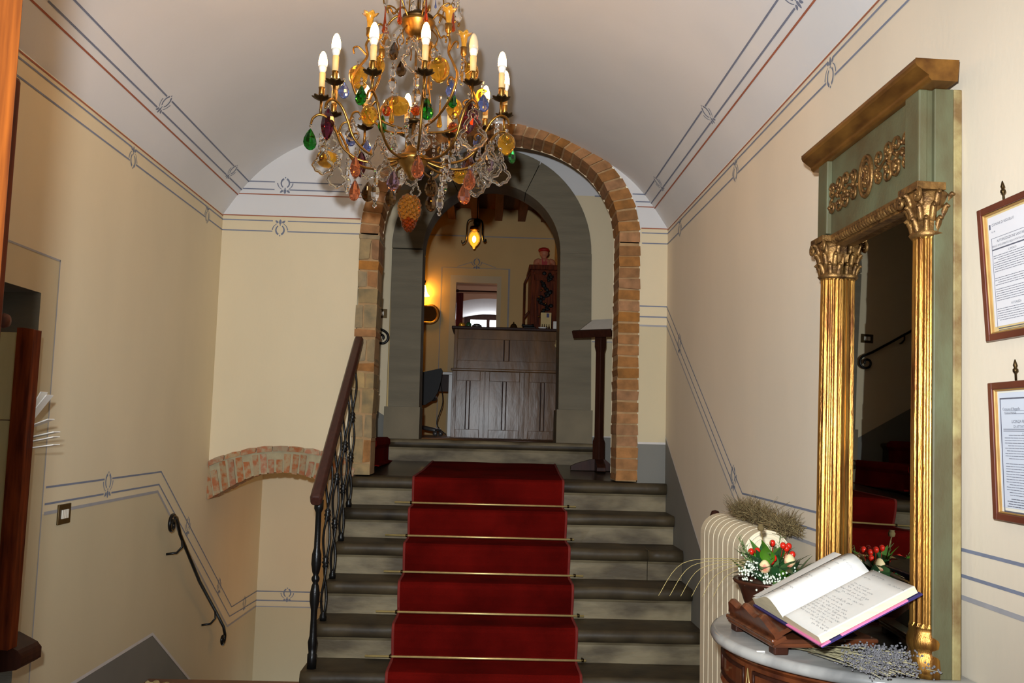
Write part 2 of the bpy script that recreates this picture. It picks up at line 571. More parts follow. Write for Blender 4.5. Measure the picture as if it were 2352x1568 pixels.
# ---- wall behind the cellar stair
mb = MB()
colwall(mb, [XL, -0.86], lambda x: -1.4, lambda x: 1.12, [(-0.06, 1), (99, 0)], lambda a, z: (a, 7.58, z))
mb.add([(XL, YB + .2, 1.10), (-.86, YB + .2, 1.10), (-.86, 7.58, 1.10), (XL, 7.58, 1.10)], [(0, 1, 2, 3)], 0)
mb.add([(-.875, 5.22, -1.4), (-.875, 7.58, -1.4), (-.875, 7.58, 1.1), (-.875, 5.22, 1.1)], [(0, 1, 2, 3)], 0)
wall_stair = struct(mb.build('wall_stairwell', ['plaster_cream', 'plaster_dado']))

# ---- wall with the stone doorway, upper landing
PX, PRI, POA, POB, PZ = 0.0075, 0.5785, 0.84, 0.885, 2.89
mb = MB()


def pz(x):
    t = abs(x - PX) / POA
    return PZ + POB * math.sqrt(1 - t * t) - .01 if t < 1 else 0


pw = lambda a, z: (a, YP, z)


def base_v(x):                                                      # grey skirting climbs with the flight on the left
    return 1.367 if x > -0.75 else 1.50 + 0.63 * (-0.85 - x)


colwall(mb, rng(-3.2, PX - POA, 20), lambda x: 1.0, lambda x: 3.95, [(base_v, 3), (3.407, 0), (99, 1)], pw)
colwall(mb, [PX + POA * math.sin(t) for t in rng(-PI / 2, PI / 2, 48)], pz, lambda x: 3.95, [(3.407, 0), (99, 1)], pw)
colwall(mb, rng(PX + POA, 1.25, 4), lambda x: 1.0, lambda x: 3.95, [(1.367, 3), (2.161, 2), (3.407, 0), (99, 1)], pw)
mb.add([(1.25, YB + .2, 1), (1.25, YP, 1), (1.25, YP, 3.95), (1.25, YB + .2, 3.95)], [(0, 1, 2, 3)], 0)
mb.add([(-3.2, YB + .2, 1), (-3.2, YP, 1), (-3.2, YP, 3.95), (-3.2, YB + .2, 3.95)], [(3, 2, 1, 0)], 0)
mb.add([(-3.2, YB + .2, 3.95), (1.25, YB + .2, 3.95), (1.25, YP, 3.95), (-3.2, YP, 3.95)], [(0, 1, 2, 3)], 1)
wall_landing = struct(mb.build('wall_landing', ['plaster_cream', 'plaster_white', 'plaster_dado', 'paint_grey']))

# ---- front wall with the entrance the photograph is taken through
mb = MB()
for x0, x1, z0, z1 in ((XL, -.76, 0, ZS), (.82, XR, 0, ZS), (-.76, .82, 2.45, ZS)):
    mb.box(x0, x1, 1.0, YF, z0, z1)
colwall(mb, rng(XL, XR, 40), lambda x: ZS, vault, [(99, 0)], lambda a, z: (a, YF, z))
wall_front = struct(mb.build('wall_front', 'plaster_cream'))
mb = MB()
for s, x0, x1 in ((-1, -.78, -.531), (1, .609, .84)):
    mb.box(x0, x1, .86, 1.0, 0, 2.45)
mb.box(-.78, .84, .86, 1.0, 2.42, 2.52)
door1 = struct(mb.build('door_1', 'wood_orange', None, bevel=.004))
mb = MB()
mb.box(-.735, -.6835, 1.215, 1.30, 0.02, 1.90)
mb.build('door_leaf', 'wood_red', door1, bevel=.006)

# ---- floors
mb = MB()
mb.box(XL, XR, YF - .3, 4.72, -.2, 0)
mb.box(XL, -.80, 4.72, 5.22, -.2, 0)
mb.box(-6, 6, -6, 1.0, -.25, -.02)
floor = struct(mb.build('floor', 'floor_tile'))


# ---- painted strokes and stencils on the plaster
def stroke(par, path, w, nrm, m, name='painted_line'):
    return MB().ribbon(path, w, nrm).build(name, m, par)


LW, RW, BW = (1, 0, 0), (-1, 0, 0), (0, -1, 0)


def L3(pts):
    return [(XL, y, z) for y, z in pts]


def R3(pts):
    return [(XR, y, z) for y, z in pts]


def B3(pts, y=YB):
    return [(x, y, z) for x, z in pts]


def gaps(a, b, cuts, half):
    out, s = [], a
    for c in sorted(cuts):
        if a < c < b:
            out.append((s, c - half))
            s = c + half
    out.append((s, b))
    return out


OYL, OYR = (3.31, 4.525, 5.75), (1.89, 3.136, 4.39, 5.688)
for wall, f, n_, ys in ((wall_left, L3, LW, OYL), (wall_right, R3, RW, OYR)):
    stroke(wall, f([(YF, 2.788), (YB, 2.788)]), .008, n_, 'paint_red')
    for z in (2.763, 2.692):
        for a, b in gaps(YF, YB, ys, .022 if z > 2.7 else .04):
            stroke(wall, f([(a, z), (b, z)]), .0085, n_, 'paint_blue')
# left dado lines
for pts, cuts, w, m in (([(3.86, 1.125), (5.207, 1.125), (6.84, .076), (7.58, .06)], (4.488,), .0085, 'paint_blue'),
                        ([(3.86, 1.056), (5.184, 1.056), (6.80, .017), (7.58, -.012)], (4.488,), .0085, 'paint_blue'),
                        ([(3.86, 1.018), (5.171, 1.018), (6.75, -.043), (7.58, -.058)], (), .014, 'paint_bluegrey'),
                        ([(3.86, .237), (5.229, .237), (6.3, -.411), (7.58, -1.185)], (), .016, 'paint_pale')):
    a = 0
    if cuts:
        stroke(wall_left, L3([pts[0], (cuts[0] - .045, pts[0][1])]), w, LW, m)
        stroke(wall_left, L3([(cuts[0] + .045, pts[0][1])] + pts[1:]), w, LW, m)
    else:
        stroke(wall_left, L3(pts), w, LW, m)
stroke(wall_left, L3([(2.55, 2.066), (3.84, 2.066)]), .008, LW, 'paint_bluegrey')
stroke(wall_left, L3([(3.84, 2.07), (3.84, 0)]), .008, LW, 'paint_bluegrey')
# right dado lines
for z0, z1, w, m in ((1.147, 2.262, .0085, 'paint_blue'), (1.083, 2.19, .0085, 'paint_blue'), (1.03, 2.13, .012, 'paint_bluegrey')):
    stroke(wall_right, R3([(YF, z0), (4.25, z0), (YB, z1)]), w, RW, m)
    stroke(wall_back, B3([(1.012, z1), (XR, z1)]), w, BW, m)
stroke(wall_right, R3([(YF, .222), (4.125, .222), (YB, 1.396)]), .012, RW, 'paint_pale')
stroke(wall_back, B3([(1.012, 1.345), (XR, 1.345)]), .014, BW, 'paint_pale')
# back wall bands
for z, m, w in ((2.795, 'paint_red', .007), (2.763, 'paint_blue', .0075), (2.692, 'paint_blue', .0075), (2.943, 'paint_red', .007), (2.978, 'paint_lead', .0075), (3.03, 'paint_lead', .0075)):
    u = HW * interp([(h, t) for t, h in reversed(VTS)], max(z - ZS, 0))
    for a, b in gaps(XC - u, AX - AA, (-1.42,) if m != 'paint_red' else (), .05):
        stroke(wall_back, B3([(a, z), (b, z)]), w, BW, m)
    x0 = AX + AA * (1 - min(1, max(0, (z - AZ) / AB)) ** SUP) ** (1 / SUP)
    stroke(wall_back, B3([(x0 + .012, z), (XC + u, z)]), w, BW, m)
# vault bands
for u, m in ((.939, 'paint_red'), (.923, 'paint_lead'), (.893, 'paint_lead')):
    z = ZS + interp(VTS, u)
    e = .01
    dz = (interp(VTS, u + e) - interp(VTS, u - e)) / (2 * e * HW)
    for s, ys in ((-1, OYL), (1, OYR)):
        nv = Vector((-s * -dz, 0, -1)).normalized() if True else None
        nv = Vector((s * dz, 0, -1)).normalized()
        for a, b in (gaps(YF, YB, ys, .035) if m != 'paint_red' else [(YF, YB)]):
            stroke(ceiling, [(XC + s * HW * u, a, z), (XC + s * HW * u, b, z)], .0085, nv, m)
# landing wall and cellar stair wall
for z, m in ((3.407, 'paint_lead'), (2.283, 'paint_blue'), (2.216, 'paint_blue'), (2.161, 'paint_bluegrey'), (1.369, 'paint_pale')):
    stroke(wall_landing, B3([(.87, z), (1.25, z)], YP), .010, BW, m)
stroke(wall_landing, B3([(-3.2, 3.407), (-.85, 3.407)], YP), .010, BW, 'paint_lead')
for z, m in ((.06, 'paint_blue'), (-.012, 'paint_blue'), (-.06, 'paint_bluegrey')):
    stroke(wall_stair, B3([(XL, z), (-.875, z)], 7.58), .009, BW, m)


def ornament(par, O, U, V, nrm, s, m='paint_lead'):
    O, U, V, nrm = Vector(O), Vector(U), Vector(V), Vector(nrm).normalized()
    mb = MB()

    def M2(p):
        return O + U * (p[0] * s) + V * (p[1] * s) + nrm * .0018

    def arc(cx, cy, rx, ry, a0, a1, w0, w1, k=10):
        vs = []
        for i in range(k + 1):
            t = i / k
            a = math.radians(a0 + (a1 - a0) * t)
            w = w0 + (w1 - w0) * t
            vs += [M2((cx + (rx + w / 2) * math.cos(a), cy + (ry + w / 2) * math.sin(a))), M2((cx + (rx - w / 2) * math.cos(a), cy + (ry - w / 2) * math.sin(a)))]
        mb.add(vs, [(2 * i, 2 * i + 2, 2 * i + 3, 2 * i + 1) for i in range(k)])

    def leaf(cx, cy, w, h, rot, k=10):
        c, q = math.cos(rot), math.sin(rot)
        vs = []
        for i in range(k):
            a = 2 * PI * i / k
            x, y = w * math.cos(a) * (1 - .35 * math.sin(a)), h * math.sin(a)
            vs.append(M2((cx + x * c - y * q, cy + x * q + y * c)))
        mb.add(vs, [tuple(range(k))])
    for sg in (-1, 1):
        if sg > 0:
            arc(0, -.14, .26, .30, 62, -70, .07, .12)
        else:
            arc(0, -.14, .26, .30, 118, 250, .07, .12)
        arc(sg * .02, -.20, .47, .50, 90 - sg * 24, 90 - sg * 84, .03, .07)
        leaf(sg * .22, .40, .07, .12, -sg * .9)
    leaf(0, .40, .085, .16, 0)
    leaf(0, .20, .04, .05, 0)
    leaf(0, -.50, .04, .05, 0)
    return mb.build('stencil_ornament', m, par)


for y in OYL:
    if y > 3.5:
        ornament(wall_left, (XL, y, 2.716), (0, 1, 0), (0, 0, 1), LW, .105)
for y in OYR[1:]:
    ornament(wall_right, (XR, y, 2.716), (0, 1, 0), (0, 0, 1), RW, .105)
ornament(wall_back, (-1.42, YB, 2.716), (1, 0, 0), (0, 0, 1), BW, .105)
ornament(wall_back, (-1.40, YB, 3.008), (1, 0, 0), (0, 0, -1), BW, .105)
for s, ys in ((-1, OYL[1:]), (1, OYR[1:])):
    u = .908
    e = .01
    dz = (interp(VTS, u + e) - interp(VTS, u - e)) / (2 * e * HW)
    nv = Vector((s * dz, 0, -1)).normalized()
    tv = Vector((s, 0, dz)).normalized()
    for y in ys:
        ornament(ceiling, (XC + s * HW * u, y, ZS + interp(VTS, u)), (0, 1, 0), tv, nv, .105)
ornament(wall_left, (XL, 4.488, 1.098), (0, 1, 0), (0, 0, -1), LW, .115, 'paint_blue')
for y, z in ((5.73, .77), (6.486, .285)):
    ornament(wall_left, (XL, y, z), (0, 1, 0), (0, 0, -1), LW, .105, 'paint_blue')
ornament(wall_left, (XL, 7.2, .035), (0, 1, 0), (0, 0, -1), LW, .10, 'paint_blue')
ornament(wall_stair, (-1.56, 7.58, .035), (1, 0, 0), (0, 0, -1), BW, .105, 'paint_blue')
for y, z in ((5.669, 1.975), (4.404, 1.21)):
    ornament(wall_right, (XR, y, z), (0, 1, 0), (0, 0, -1), RW, .115)
# ================================================================ brick arch round the top of the stairs
def quad_brick(name, poly, y0, y1, m, par, jit=.004):
    ps = [(x + random.uniform(-jit, jit), z + random.uniform(-jit, jit)) for x, z in poly]
    n = len(ps)
    q0, q1 = y0 + random.uniform(-.008, .006), y1 + random.uniform(-.004, .008)
    o = MB().prism(ps, q0, q1, 'y').build(name, m, par, bevel=.006, seg=1)
    return o


barch = thing('brick_arch', 'exposed brick arch with uneven jambs framing the top of the carpeted stairs', 'arch', (AX, YB, 1.09))
mb = MB()
IA, IB, IX = 0.812, .722, 0.0555


def ell(cx, a, b, t):
    c, s = math.cos(t), math.sin(t)
    return (cx + a * math.copysign(abs(c) ** (2 / SUP), c), AZ + b * abs(s) ** (2 / SUP))


# even steps along the curve
fine = [PI * i / 900 for i in range(901)]
pts = [ell(IX, IA, IB, t) for t in fine]
acc = [0]
for p, q in zip(pts, pts[1:]):
    acc.append(acc[-1] + math.dist(p, q))
NB = 34
tt = []
k = 0
for i in range(NB + 1):
    d = acc[-1] * i / NB
    while k < 900 and acc[k] < d:
        k += 1
    tt.append(fine[k])
ring = [(ell(IX, IA + .006, IB + .006, t), ell(AX, AA - .006, AB - .006, t)) for t in tt]
for (a, b), (c, d) in zip(ring, ring[1:]):
    mb.prism([a, c, d, b], YB + .004, YB + .246, 'y')
for s, xi, xo in ((1, .870, 1.005), (-1, -.754, -.878)):
    mb.prism([(xi, 1.09), (xo, 1.09), (xo, AZ + .02), (xi, AZ + .02)], YB + .004, YB + .246, 'y')
mb.build('mortar', 'mortar', barch)
for i in range(NB):
    g = .10 if i % 2 else .07
    t0 = tt[i] + (tt[i + 1] - tt[i]) * g
    t1 = tt[i + 1] - (tt[i + 1] - tt[i]) * g
    poly = [ell(IX, IA, IB, t0), ell(IX, IA, IB, t1), ell(AX, AA, AB, t1), ell(AX, AA, AB, t0)]
    quad_brick('brick', poly, YB - .008, YB + .25, 'brick', barch, .003)
z = 1.095
while z < AZ - .02:
    h = min(.064, AZ - z)
    quad_brick('brick', [(.868, z), (1.010, z), (1.010, z + h), (.868, z + h)], YB - .008, YB + .25, 'brick', barch)
    z += h + .0115
z = 1.095
while z < AZ - .02:
    h = random.choice((.05, .058, .062, .10, .13, .15))
    h = min(h, AZ - z)
    w = random.uniform(-.012, .006)
    m = 'rubble' if h > .09 else random.choice(('brick', 'brick', 'rubble'))
    if h > .09 and random.random() < .5:
        mid = random.uniform(-.84, -.80)
        quad_brick('brick', [(-.884 + w, z), (mid - .006, z), (mid - .006, z + h), (-.884 + w, z + h)], YB - .008, YB + .25, m, barch, .006)
        quad_brick('brick', [(mid + .006, z), (-.752, z), (-.752, z + h), (mid + .006, z + h)], YB - .006, YB + .25, random.choice(('brick', 'rubble')), barch, .006)
    else:
        quad_brick('brick', [(-.884 + w, z), (-.752, z), (-.752, z + h), (-.884 + w, z + h)], YB - .008, YB + .25, m, barch, .006)
    z += h + .013

# low arch over the stair that goes down
narch = thing('low_brick_arch', 'low segmental brick arch over the stair going down at the left', 'arch', (-1.34, YB, .9))
EXT = crom([(-1.806, 1.115), (-1.70, 1.160), (-1.56, 1.200), (-1.42, 1.222), (-1.30, 1.226), (-1.17, 1.216), (-1.03, 1.195), (-.93, 1.16), (-.86, 1.13)], 5)
mb = MB()
xs = rng(XL + .004, -.872, 30)
for a, b in zip(xs, xs[1:]):
    mb.prism([(a, interp(NICHE, a) + .006), (b, interp(NICHE, b) + .006), (b, interp(EXT, b) + .03), (a, interp(EXT, a) + .03)], YB - .006, YB + .24, 'y')
mb.build('mortar', 'mortar_grey', narch)
NB2 = 19
for i in range(NB2):
    x0 = XL + .006 + (.925) * i / NB2
    x1 = x0 + .925 / NB2 - .012
    f = lambda x: (-1.32 - x) * .18
    top = (.012 if random.random() < .7 else .05)
    quad_brick('brick', [(x0, interp(NICHE, x0)), (x1, interp(NICHE, x1)), (x1 - f(x1) * .5, interp(EXT, x1) - top), (x0 - f(x0) * .5, interp(EXT, x0) - top)], YB - .012, YB + .246, 'brick_red', narch, .003)
for i in range(9):
    x0 = XL + .004 + .93 * i / 9
    x1 = x0 + .93 / 9 - .006
    xm = (x0 + x1) / 2
    quad_brick('brick', [(x0, interp(EXT, x0) + .003), (xm, interp(EXT, xm) + .003), (x1, interp(EXT, x1) + .003), (x1, interp(EXT, x1) + .036), (xm, interp(EXT, xm) + .04), (x0, interp(EXT, x0) + .036)], YB - .02, YB + .24, 'brick_red', narch, .002)

# ================================================================ grey stone doorway
port = thing('stone_doorway', 'grey stone round-arched doorway leading to the reception desk', 'doorway', (PX, YP, 1.31))
yf, yb = YP - .03, YP + .30


def blk(poly, name='stone_block', m='pietra', y0=yf):
    MB().prism(poly, y0, yb, 'y').build(name, m, port, bevel=.006, seg=2)


blk([(-.842, 1.31), (-.548, 1.31), (-.548, 1.572), (-.842, 1.572)], 'plinth', 'pietra_smooth', yf - .012)
blk([(.583, 1.31), (.882, 1.31), (.882, 1.585), (.583, 1.585)], 'plinth', 'pietra_smooth', yf - .012)
blk([(-.812, 1.573), (-.556, 1.573), (-.571, PZ), (-.830, PZ)], 'jamb_stone')
blk([(.597, 1.586), (.868, 1.586), (.850, PZ + .01), (.586, PZ + .01)], 'jamb_stone')
cuts = [0, 62, 121, 180]
for a0, a1 in zip(cuts, cuts[1:]):
    inn, out = [], []
    for j in range(15):
        t = math.radians(a0 + .25 + (a1 - a0 - .5) * j / 14)
        inn.append((PX + PRI * math.cos(t), PZ + .008 + PRI * math.sin(t)))
        out.append((PX + POA * math.cos(t), PZ + .008 + POB * math.sin(t)))
    blk(inn + out[::-1], 'voussoir', 'pietra')

# ================================================================ stairs
RISE, RUN, Y1, ZL = .18, .2563, 6.0035, 1.08
stairs = thing('stone_staircase', 'worn grey stone staircase rising between the railing and the right wall', 'stairs', (.15, 5.3, 0))
LEFT = [-.872, -.862, -.868, -.872, -.882, -.892]


def step_profile(yn, z, depth, zb):
    return [(yn + .042, zb), (yn + .040, z - .085), (yn + .030, z - .070), (yn + .008, z - .062), (yn, z - .045), (yn - .002, z - .028), (yn + .004, z - .010), (yn + .018, z), (yn + depth, z), (yn + depth, zb)]


def wavy_extrude(mb, prof, x0, x1, nseg, amp, mfun):
    n = len(prof)
    vs = []
    for i in range(nseg + 1):
        x = x0 + (x1 - x0) * i / nseg
        for j, (y, z) in enumerate(prof):
            d = mnoise.noise(Vector((x * 5.1, y * 9, z * 9))) * amp if 1 <= j <= 7 else 0
            d2 = mnoise.noise(Vector((x * 3.1 + 9, y * 4, z * 3))) * amp if 4 <= j <= 8 else 0
            vs.append((x, y + d, z + d2 * .6))
    for i in range(nseg):
        for j in range(n):
            k = (j + 1) % n
            mb.add([], [])
            mb.f.append((i * n + j, i * n + k, (i + 1) * n + k, (i + 1) * n + j))
            mb.mi.append(mfun(j))
            mb.sm.append(3 <= j <= 6)
    mb.v += vs
    mb.f += [tuple(range(n))[::-1], tuple(range(nseg * n, nseg * n + n))]
    mb.mi += [0, 0]
    mb.sm += [False, False]


for i in range(6):
    yn, z = Y1 - RUN * i, ZL - RISE * i
    x0 = LEFT[i]
    segs = [(x0, XR - .002)]
    if i == 2:
        segs = [(x0, .985), (.989, XR - .002)]
    if i == 1:
        segs = [(x0, XR - .003)]
    for a, b in segs:
        mb = MB()
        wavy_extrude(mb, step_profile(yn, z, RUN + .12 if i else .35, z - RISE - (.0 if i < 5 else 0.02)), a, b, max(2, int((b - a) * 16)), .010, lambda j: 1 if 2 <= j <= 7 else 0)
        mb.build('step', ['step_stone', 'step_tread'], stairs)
mb = MB()                                                           # masonry under the steps
mb.prism([(4.80, -.2), (6.4, -.2), (6.4, .92), (6.05, .88), (4.80, .0)], -.868, XR - .001, 'x')
mb.build('stair_core', 'step_stone', stairs)
# landing slopes gently up to the doorway step
mb = MB()
YL = 7.42
mb.add([(-.87, 6.25, ZL + .0), (1.25, 6.25, ZL), (1.25, YP, 1.145), (-.87, YP, 1.145)], [(0, 1, 2, 3)])
mb.add([(-.87, 6.25, ZL - .15), (1.25, 6.25, ZL - .15), (1.25, YP, ZL - .15), (-.87, YP, ZL - .15)], [(3, 2, 1, 0)])
mb.box(-.866, 1.25, 6.26, YP - .05, ZL - .45, ZL - .01)
mb.box(-.86, .92, YP - .04, YP + .29, ZL - .1, 1.306)
mb.build('landing', 'landing_stone', stairs)
mb = MB()
wavy_extrude(mb, [(YL + .03, 1.10), (YL + .028, 1.225), (YL + .02, 1.245), (YL + .004, 1.255), (YL, 1.268), (YL, 1.285), (YL + .006, 1.302), (YL + .02, 1.31), (YP + .30, 1.31), (YP + .30, 1.10)], -.775, .93, 30, .006, lambda j: 1 if 2 <= j <= 4 else 0)
mb.build('threshold_step', ['step_stone', 'step_tread'], stairs)
# flight turning left from the landing
upper = thing('upper_flight', 'side flight of stone steps climbing left behind the brick arch', 'stairs', (-.8, 6.95, 1.1))
for i in range(7):
    mb = MB()
    xx, zz = -.80 - .27 * i, 1.305 + .172 * i
    mb.prism([(xx, zz - .19), (xx, zz - .05), (xx + .02, zz - .03), (xx + .02, zz - .01), (xx + .005, zz), (xx - .32, zz), (xx - .32, zz - .19)], YB + .255, YP - .004, 'y')
    mb.build('step', 'step_tread', upper)
# stair going down at the left
cellar = thing('cellar_stair', 'flight of stone steps leading down along the left wall', 'stairs', (-1.34, 5.3, -.5))
for i in range(6):
    mb = MB()
    yy, zz = 5.22 + .27 * i, -.165 - .175 * i
    mb.box(XL + .004, -.88, yy, yy + .34, zz - .22, zz)
    mb.build('step', 'step_tread', cellar, bevel=.012)

# ---- carpet runner
CX, CW = .028, .9733


def runner_path():
    p = [(7.36, 1.137 + .006, .045)]
    p.append((6.6, 1.098 + .006, .02))
    for i in range(6):
        yn, z = Y1 - RUN * i, ZL - RISE * i
        p += [(yn + .035, z + .010, 0), (yn + .008, z + .008, 0), (yn - .008, z - .004, 0), (yn - .012, z - .022, 0), (yn - .008, z - .06, 0), (yn + .004, z - .11, 0)]
        if i < 5:
            p += [(yn + .020, z - .150, 0), (yn + .018, z - .166, 0), (yn - .03, z - .172, 0)]
    p += [(Y1 - RUN * 5 + .02, .006, 0), (Y1 - RUN * 5 - .05, .006, 0), (4.2, .006, 0)]
    return p


rp_ = runner_path()
mb = MB()
nx = 14
vs = []
for (y, z, dx) in rp_:
    for k in range(nx + 1):
        x = CX - CW / 2 + CW * k / nx + dx
        w = mnoise.noise(Vector((x * 4, y * 6, z * 6))) * .003
        vs.append((x, y - abs(w), z + w))
m_ = nx + 1
mb.add(vs, [(i * m_ + k, i * m_ + k + 1, (i + 1) * m_ + k + 1, (i + 1) * m_ + k) for i in range(len(rp_) - 1) for k in range(nx)], 0, False)
runner = thing('stair_runner', 'red carpet runner laid down the middle of the stone stairs', 'carpet', (CX, 5.2, 0))
o = mb.build('carpet', 'carpet', runner)
sd = o.modifiers.new('thickness', 'SOLIDIFY')
sd.thickness = .007
sd.offset = 1
for s in (-1, 1):
    mb = MB()
    vs = []
    for (y, z, dx) in rp_:
        x = CX + dx + s * CW / 2
        vs += [(x - .007, y - .004, z + .004), (x + .007, y - .004, z + .004), (x + .006, y + .004, z - .004), (x - .006, y + .004, z - .004)]
    fs = []
    for i in range(len(rp_) - 1):
        for k in range(4):
            fs.append((4 * i + k, 4 * i + (k + 1) % 4, 4 * i + 4 + (k + 1) % 4, 4 * i + 4 + k))
    mb.add(vs, fs, 0, True)
    mb.build('binding', 'carpet_edge', runner)
up_run = MB()
vs = []
pp = []
for i in range(7):
    xx, zz = -.80 - .27 * i, 1.305 + .172 * i
    pp += [(xx + .012, zz - .165), (xx + .012, zz - .06), (xx + .03, zz - .03), (xx + .028, zz - .004), (xx + .005, zz + .010), (xx - .262, zz + .010)]
pp = [(-.74, 1.128), (-.78, 1.132)] + pp
for x, z in pp:
    vs += [(x, YB + .40, z), (x, YP - .16, z)]
up_run.add(vs, [(2 * i, 2 * i + 2, 2 * i + 3, 2 * i + 1) for i in range(len(pp) - 1)])
o = up_run.build('side_runner', 'carpet')
sd = o.modifiers.new('thickness', 'SOLIDIFY')
sd.thickness = .008
tag(o, 'red carpet on the side flight, glimpsed behind the left brick jamb', 'carpet')

# ---- brass rods
ORD = ['topmost brass stair rod across the red runner', 'second brass stair rod from the landing', 'third brass stair rod from the landing, middle of five',
       'fourth brass stair rod from the landing', 'lowest brass stair rod, nearest the viewer on the red runner']
OFF = [(-.575, .60), (-.60, .567), (-.574, .60), (-.582, .58), (-.602, .568)]
for i in range(5):
    yn, z = Y1 - RUN * i, ZL - RISE * i
    yy, zz = yn - .002, z - .156
    rod = thing('stair_rod', ORD[i], 'stair rod', (CX, yy, zz), group='brass stair rods')
    a, b = OFF[i]
    MB().tube([(a, yy, zz), (b, yy, zz - .002)], .0062, 8).build('bar', 'brass', rod)
    for xb in (CX - CW / 2 - .01, CX + CW / 2 + .035):
        MB().tube([(xb - .006, yy, zz), (xb + .006, yy, zz)], .0095, 8).box(xb - .004, xb + .004, yy, yy + .05, zz - .006, zz + .004).build('bracket', 'brass_dark', rod)

# ---- railing
rail = thing('stair_railing', 'stair railing with dark wooden handrail on twisted black iron balusters', 'railing', (-.85, 5.3, .2))
SL = RISE / RUN


def hz(y):
    return 1.035 + SL * (y - 4.72)


XN = -.848
prof = [(-.030, -.012), (-.030, .016), (-.020, .032), (.020, .032), (.030, .016), (.030, -.012), (.018, -.022), (-.018, -.022)]
mb = MB()
vs = []
for y in (4.70, 4.712, 6.04, 6.052):
    k = .8 if y in (4.70, 6.052) else 1
    x_off = (-.848 - .858) / 2 - .0
    xx = XN - .006 * (y - 4.7) / 1.3
    for a, b in prof:
        vs.append((xx + a * k, y - b * k * .55, hz(y) + b * k))
n = len(prof)
fs = [(i * n + k, i * n + (k + 1) % n, (i + 1) * n + (k + 1) % n, (i + 1) * n + k) for i in range(3) for k in range(n)] + [tuple(range(n))[::-1], tuple(range(3 * n, 4 * n))]
mb.add(vs, fs, 0, False)
mb.build('handrail', 'rail_wood', rail, bevel=.004)
yn5, z5 = 4.80, .18
MB().lathe([(.024, 0), (.024, .07), (.019, .075), (.023, .11), (.025, .13), (.018, .16), (.016, .24), (.017, .29), (.025, .33), (.026, .37), (.019, .41), (.013, .425), (.021, .44), (.021, .45), (.013, .465), (.019, .48), (.026, .52), (.024, .57), (.016, .60), (.015, .78), (.024, .80), (.024, .845)], (XN, yn5, z5), 14).build('newel_post', 'iron_black', rail)
for i in range(4):
    yy = Y1 - RUN * (4 - i) + .10
    zz = ZL - RISE * (4 - i)
    top = hz(yy) - .02
    H = top - zz
    mb = MB()
    mb.lathe([(.018, 0), (.02, .02), (.014, .04), (.016, .05)], (XN, yy, zz), 10)
    mb.lathe([(.012, -.03), (.016, -.015), (.014, 0)], (XN, yy, top), 10)
    for c in (.34, .62):
        mb.lathe([(.008, -.035), (.018, -.022), (.013, -.01), (.021, 0), (.013, .01), (.018, .022), (.008, .035)], (XN, yy, zz + H * c), 10)
    for s in (0, 1):
        path = []
        for k in range(49):
            t = k / 48
            sect = 0
            w = abs(math.sin(PI * (t * 3.0)))
            a = s * PI + t * 7.5
            r = .005 + .013 * w
            path.append((XN + r * math.cos(a), yy + r * math.sin(a), zz + .03 + (H - .05) * t))
        mb.tube(path, .0072, 6)
    mb.build('baluster', 'iron_black', rail)


# ---- wall handrails
def scroll2d(cx, cz, r0_, turns, a0, k=40, sgn=1, shrink=.8):
    out = []
    for i in range(k + 1):
        t = i / k
        r = r0_ * (1 - shrink * t)
        a = a0 + sgn * turns * 2 * PI * t
        out.append((cx + r * math.cos(a), cz + r * math.sin(a)))
    return out


wr = thing('wall_handrail', 'thin black iron handrail with scrolled ends on the lower left wall', 'handrail', (XL + .06, 5.8, .4))
XH = XL + .07
path = [(XH, y, z) for y, z in scroll2d(5.235, .835, .055, 1.35, -.9 + PI / 2 - .1, sgn=1)][::-1]
path += [(XH, 5.30, .865), (XH, 5.379, .765), (XH, 5.80, .43), (XH, 6.247, .135), (XH, 6.40, .03)]
path += [(XH, y, z) for y, z in scroll2d(6.40, -.05, .05, 1.1, 1.0, sgn=-1)]
MB().tube(path, .0105, 8).build('rail', 'iron_black', wr)
for y, z in ((5.42, .735), (6.18, .18)):
    MB().tube([(XH, y, z), (XH + .002, y + .005, z - .05), (XH - .02, y - .02, z - .08), (XL + .001, y - .05, z - .085)], .007, 6).build('bracket', 'iron_black', wr)
wr2 = thing('landing_handrail', 'black iron handrail with a curled end beside the stone doorway, behind the left jamb', 'handrail', (-.88, YP - .05, 2.1))
ya = YP - .06
path = [(x, ya, z) for x, z in scroll2d(-.885, 2.135, .062, 1.3, 1.2, sgn=-1)][::-1]
path += [(-.93, ya, 2.225), (-1.1, ya, 2.33), (-2.6, ya, 3.29)]
MB().tube(path, .0105, 8).build('rail', 'iron_black', wr2)
for x, z in ((-1.2, 2.40), (-2.2, 3.035)):
    MB().tube([(x, ya, z), (x, ya, z - .05), (x + .01, ya + .03, z - .075), (x + .01, YP - .001, z - .075)], .007, 6).build('bracket', 'iron_black', wr2)


def switch(label, c, U, nrm, w, h, n):
    t = thing('light_switch', label, 'switch', c)
    U, nrm, C = Vector(U), Vector(nrm), Vector(c)

    def bx(mb, u0, u1, z0, z1, d0, d1):
        vs = [C + U * u + Vector((0, 0, z)) + nrm * d for d in (d0, d1) for u, z in ((u0, z0), (u1, z0), (u1, z1), (u0, z1))]
        mb.add(vs, [(0, 1, 2, 3), (7, 6, 5, 4), (0, 4, 5, 1), (1, 5, 6, 2), (2, 6, 7, 3), (3, 7, 4, 0)])
        return mb
    bx(MB(), -w / 2, w / 2, -h / 2, h / 2, 0, .008).build('plate', 'plate_bronze', t, bevel=.002)
    for k in range(n):
        a = (k - (n - 1) / 2) * w * .56 / n
        bx(MB(), a - w * .22 / n, a + w * .22 / n, -h * .22, h * .22, .008, .012).build('rocker', 'switch_ivory', t)


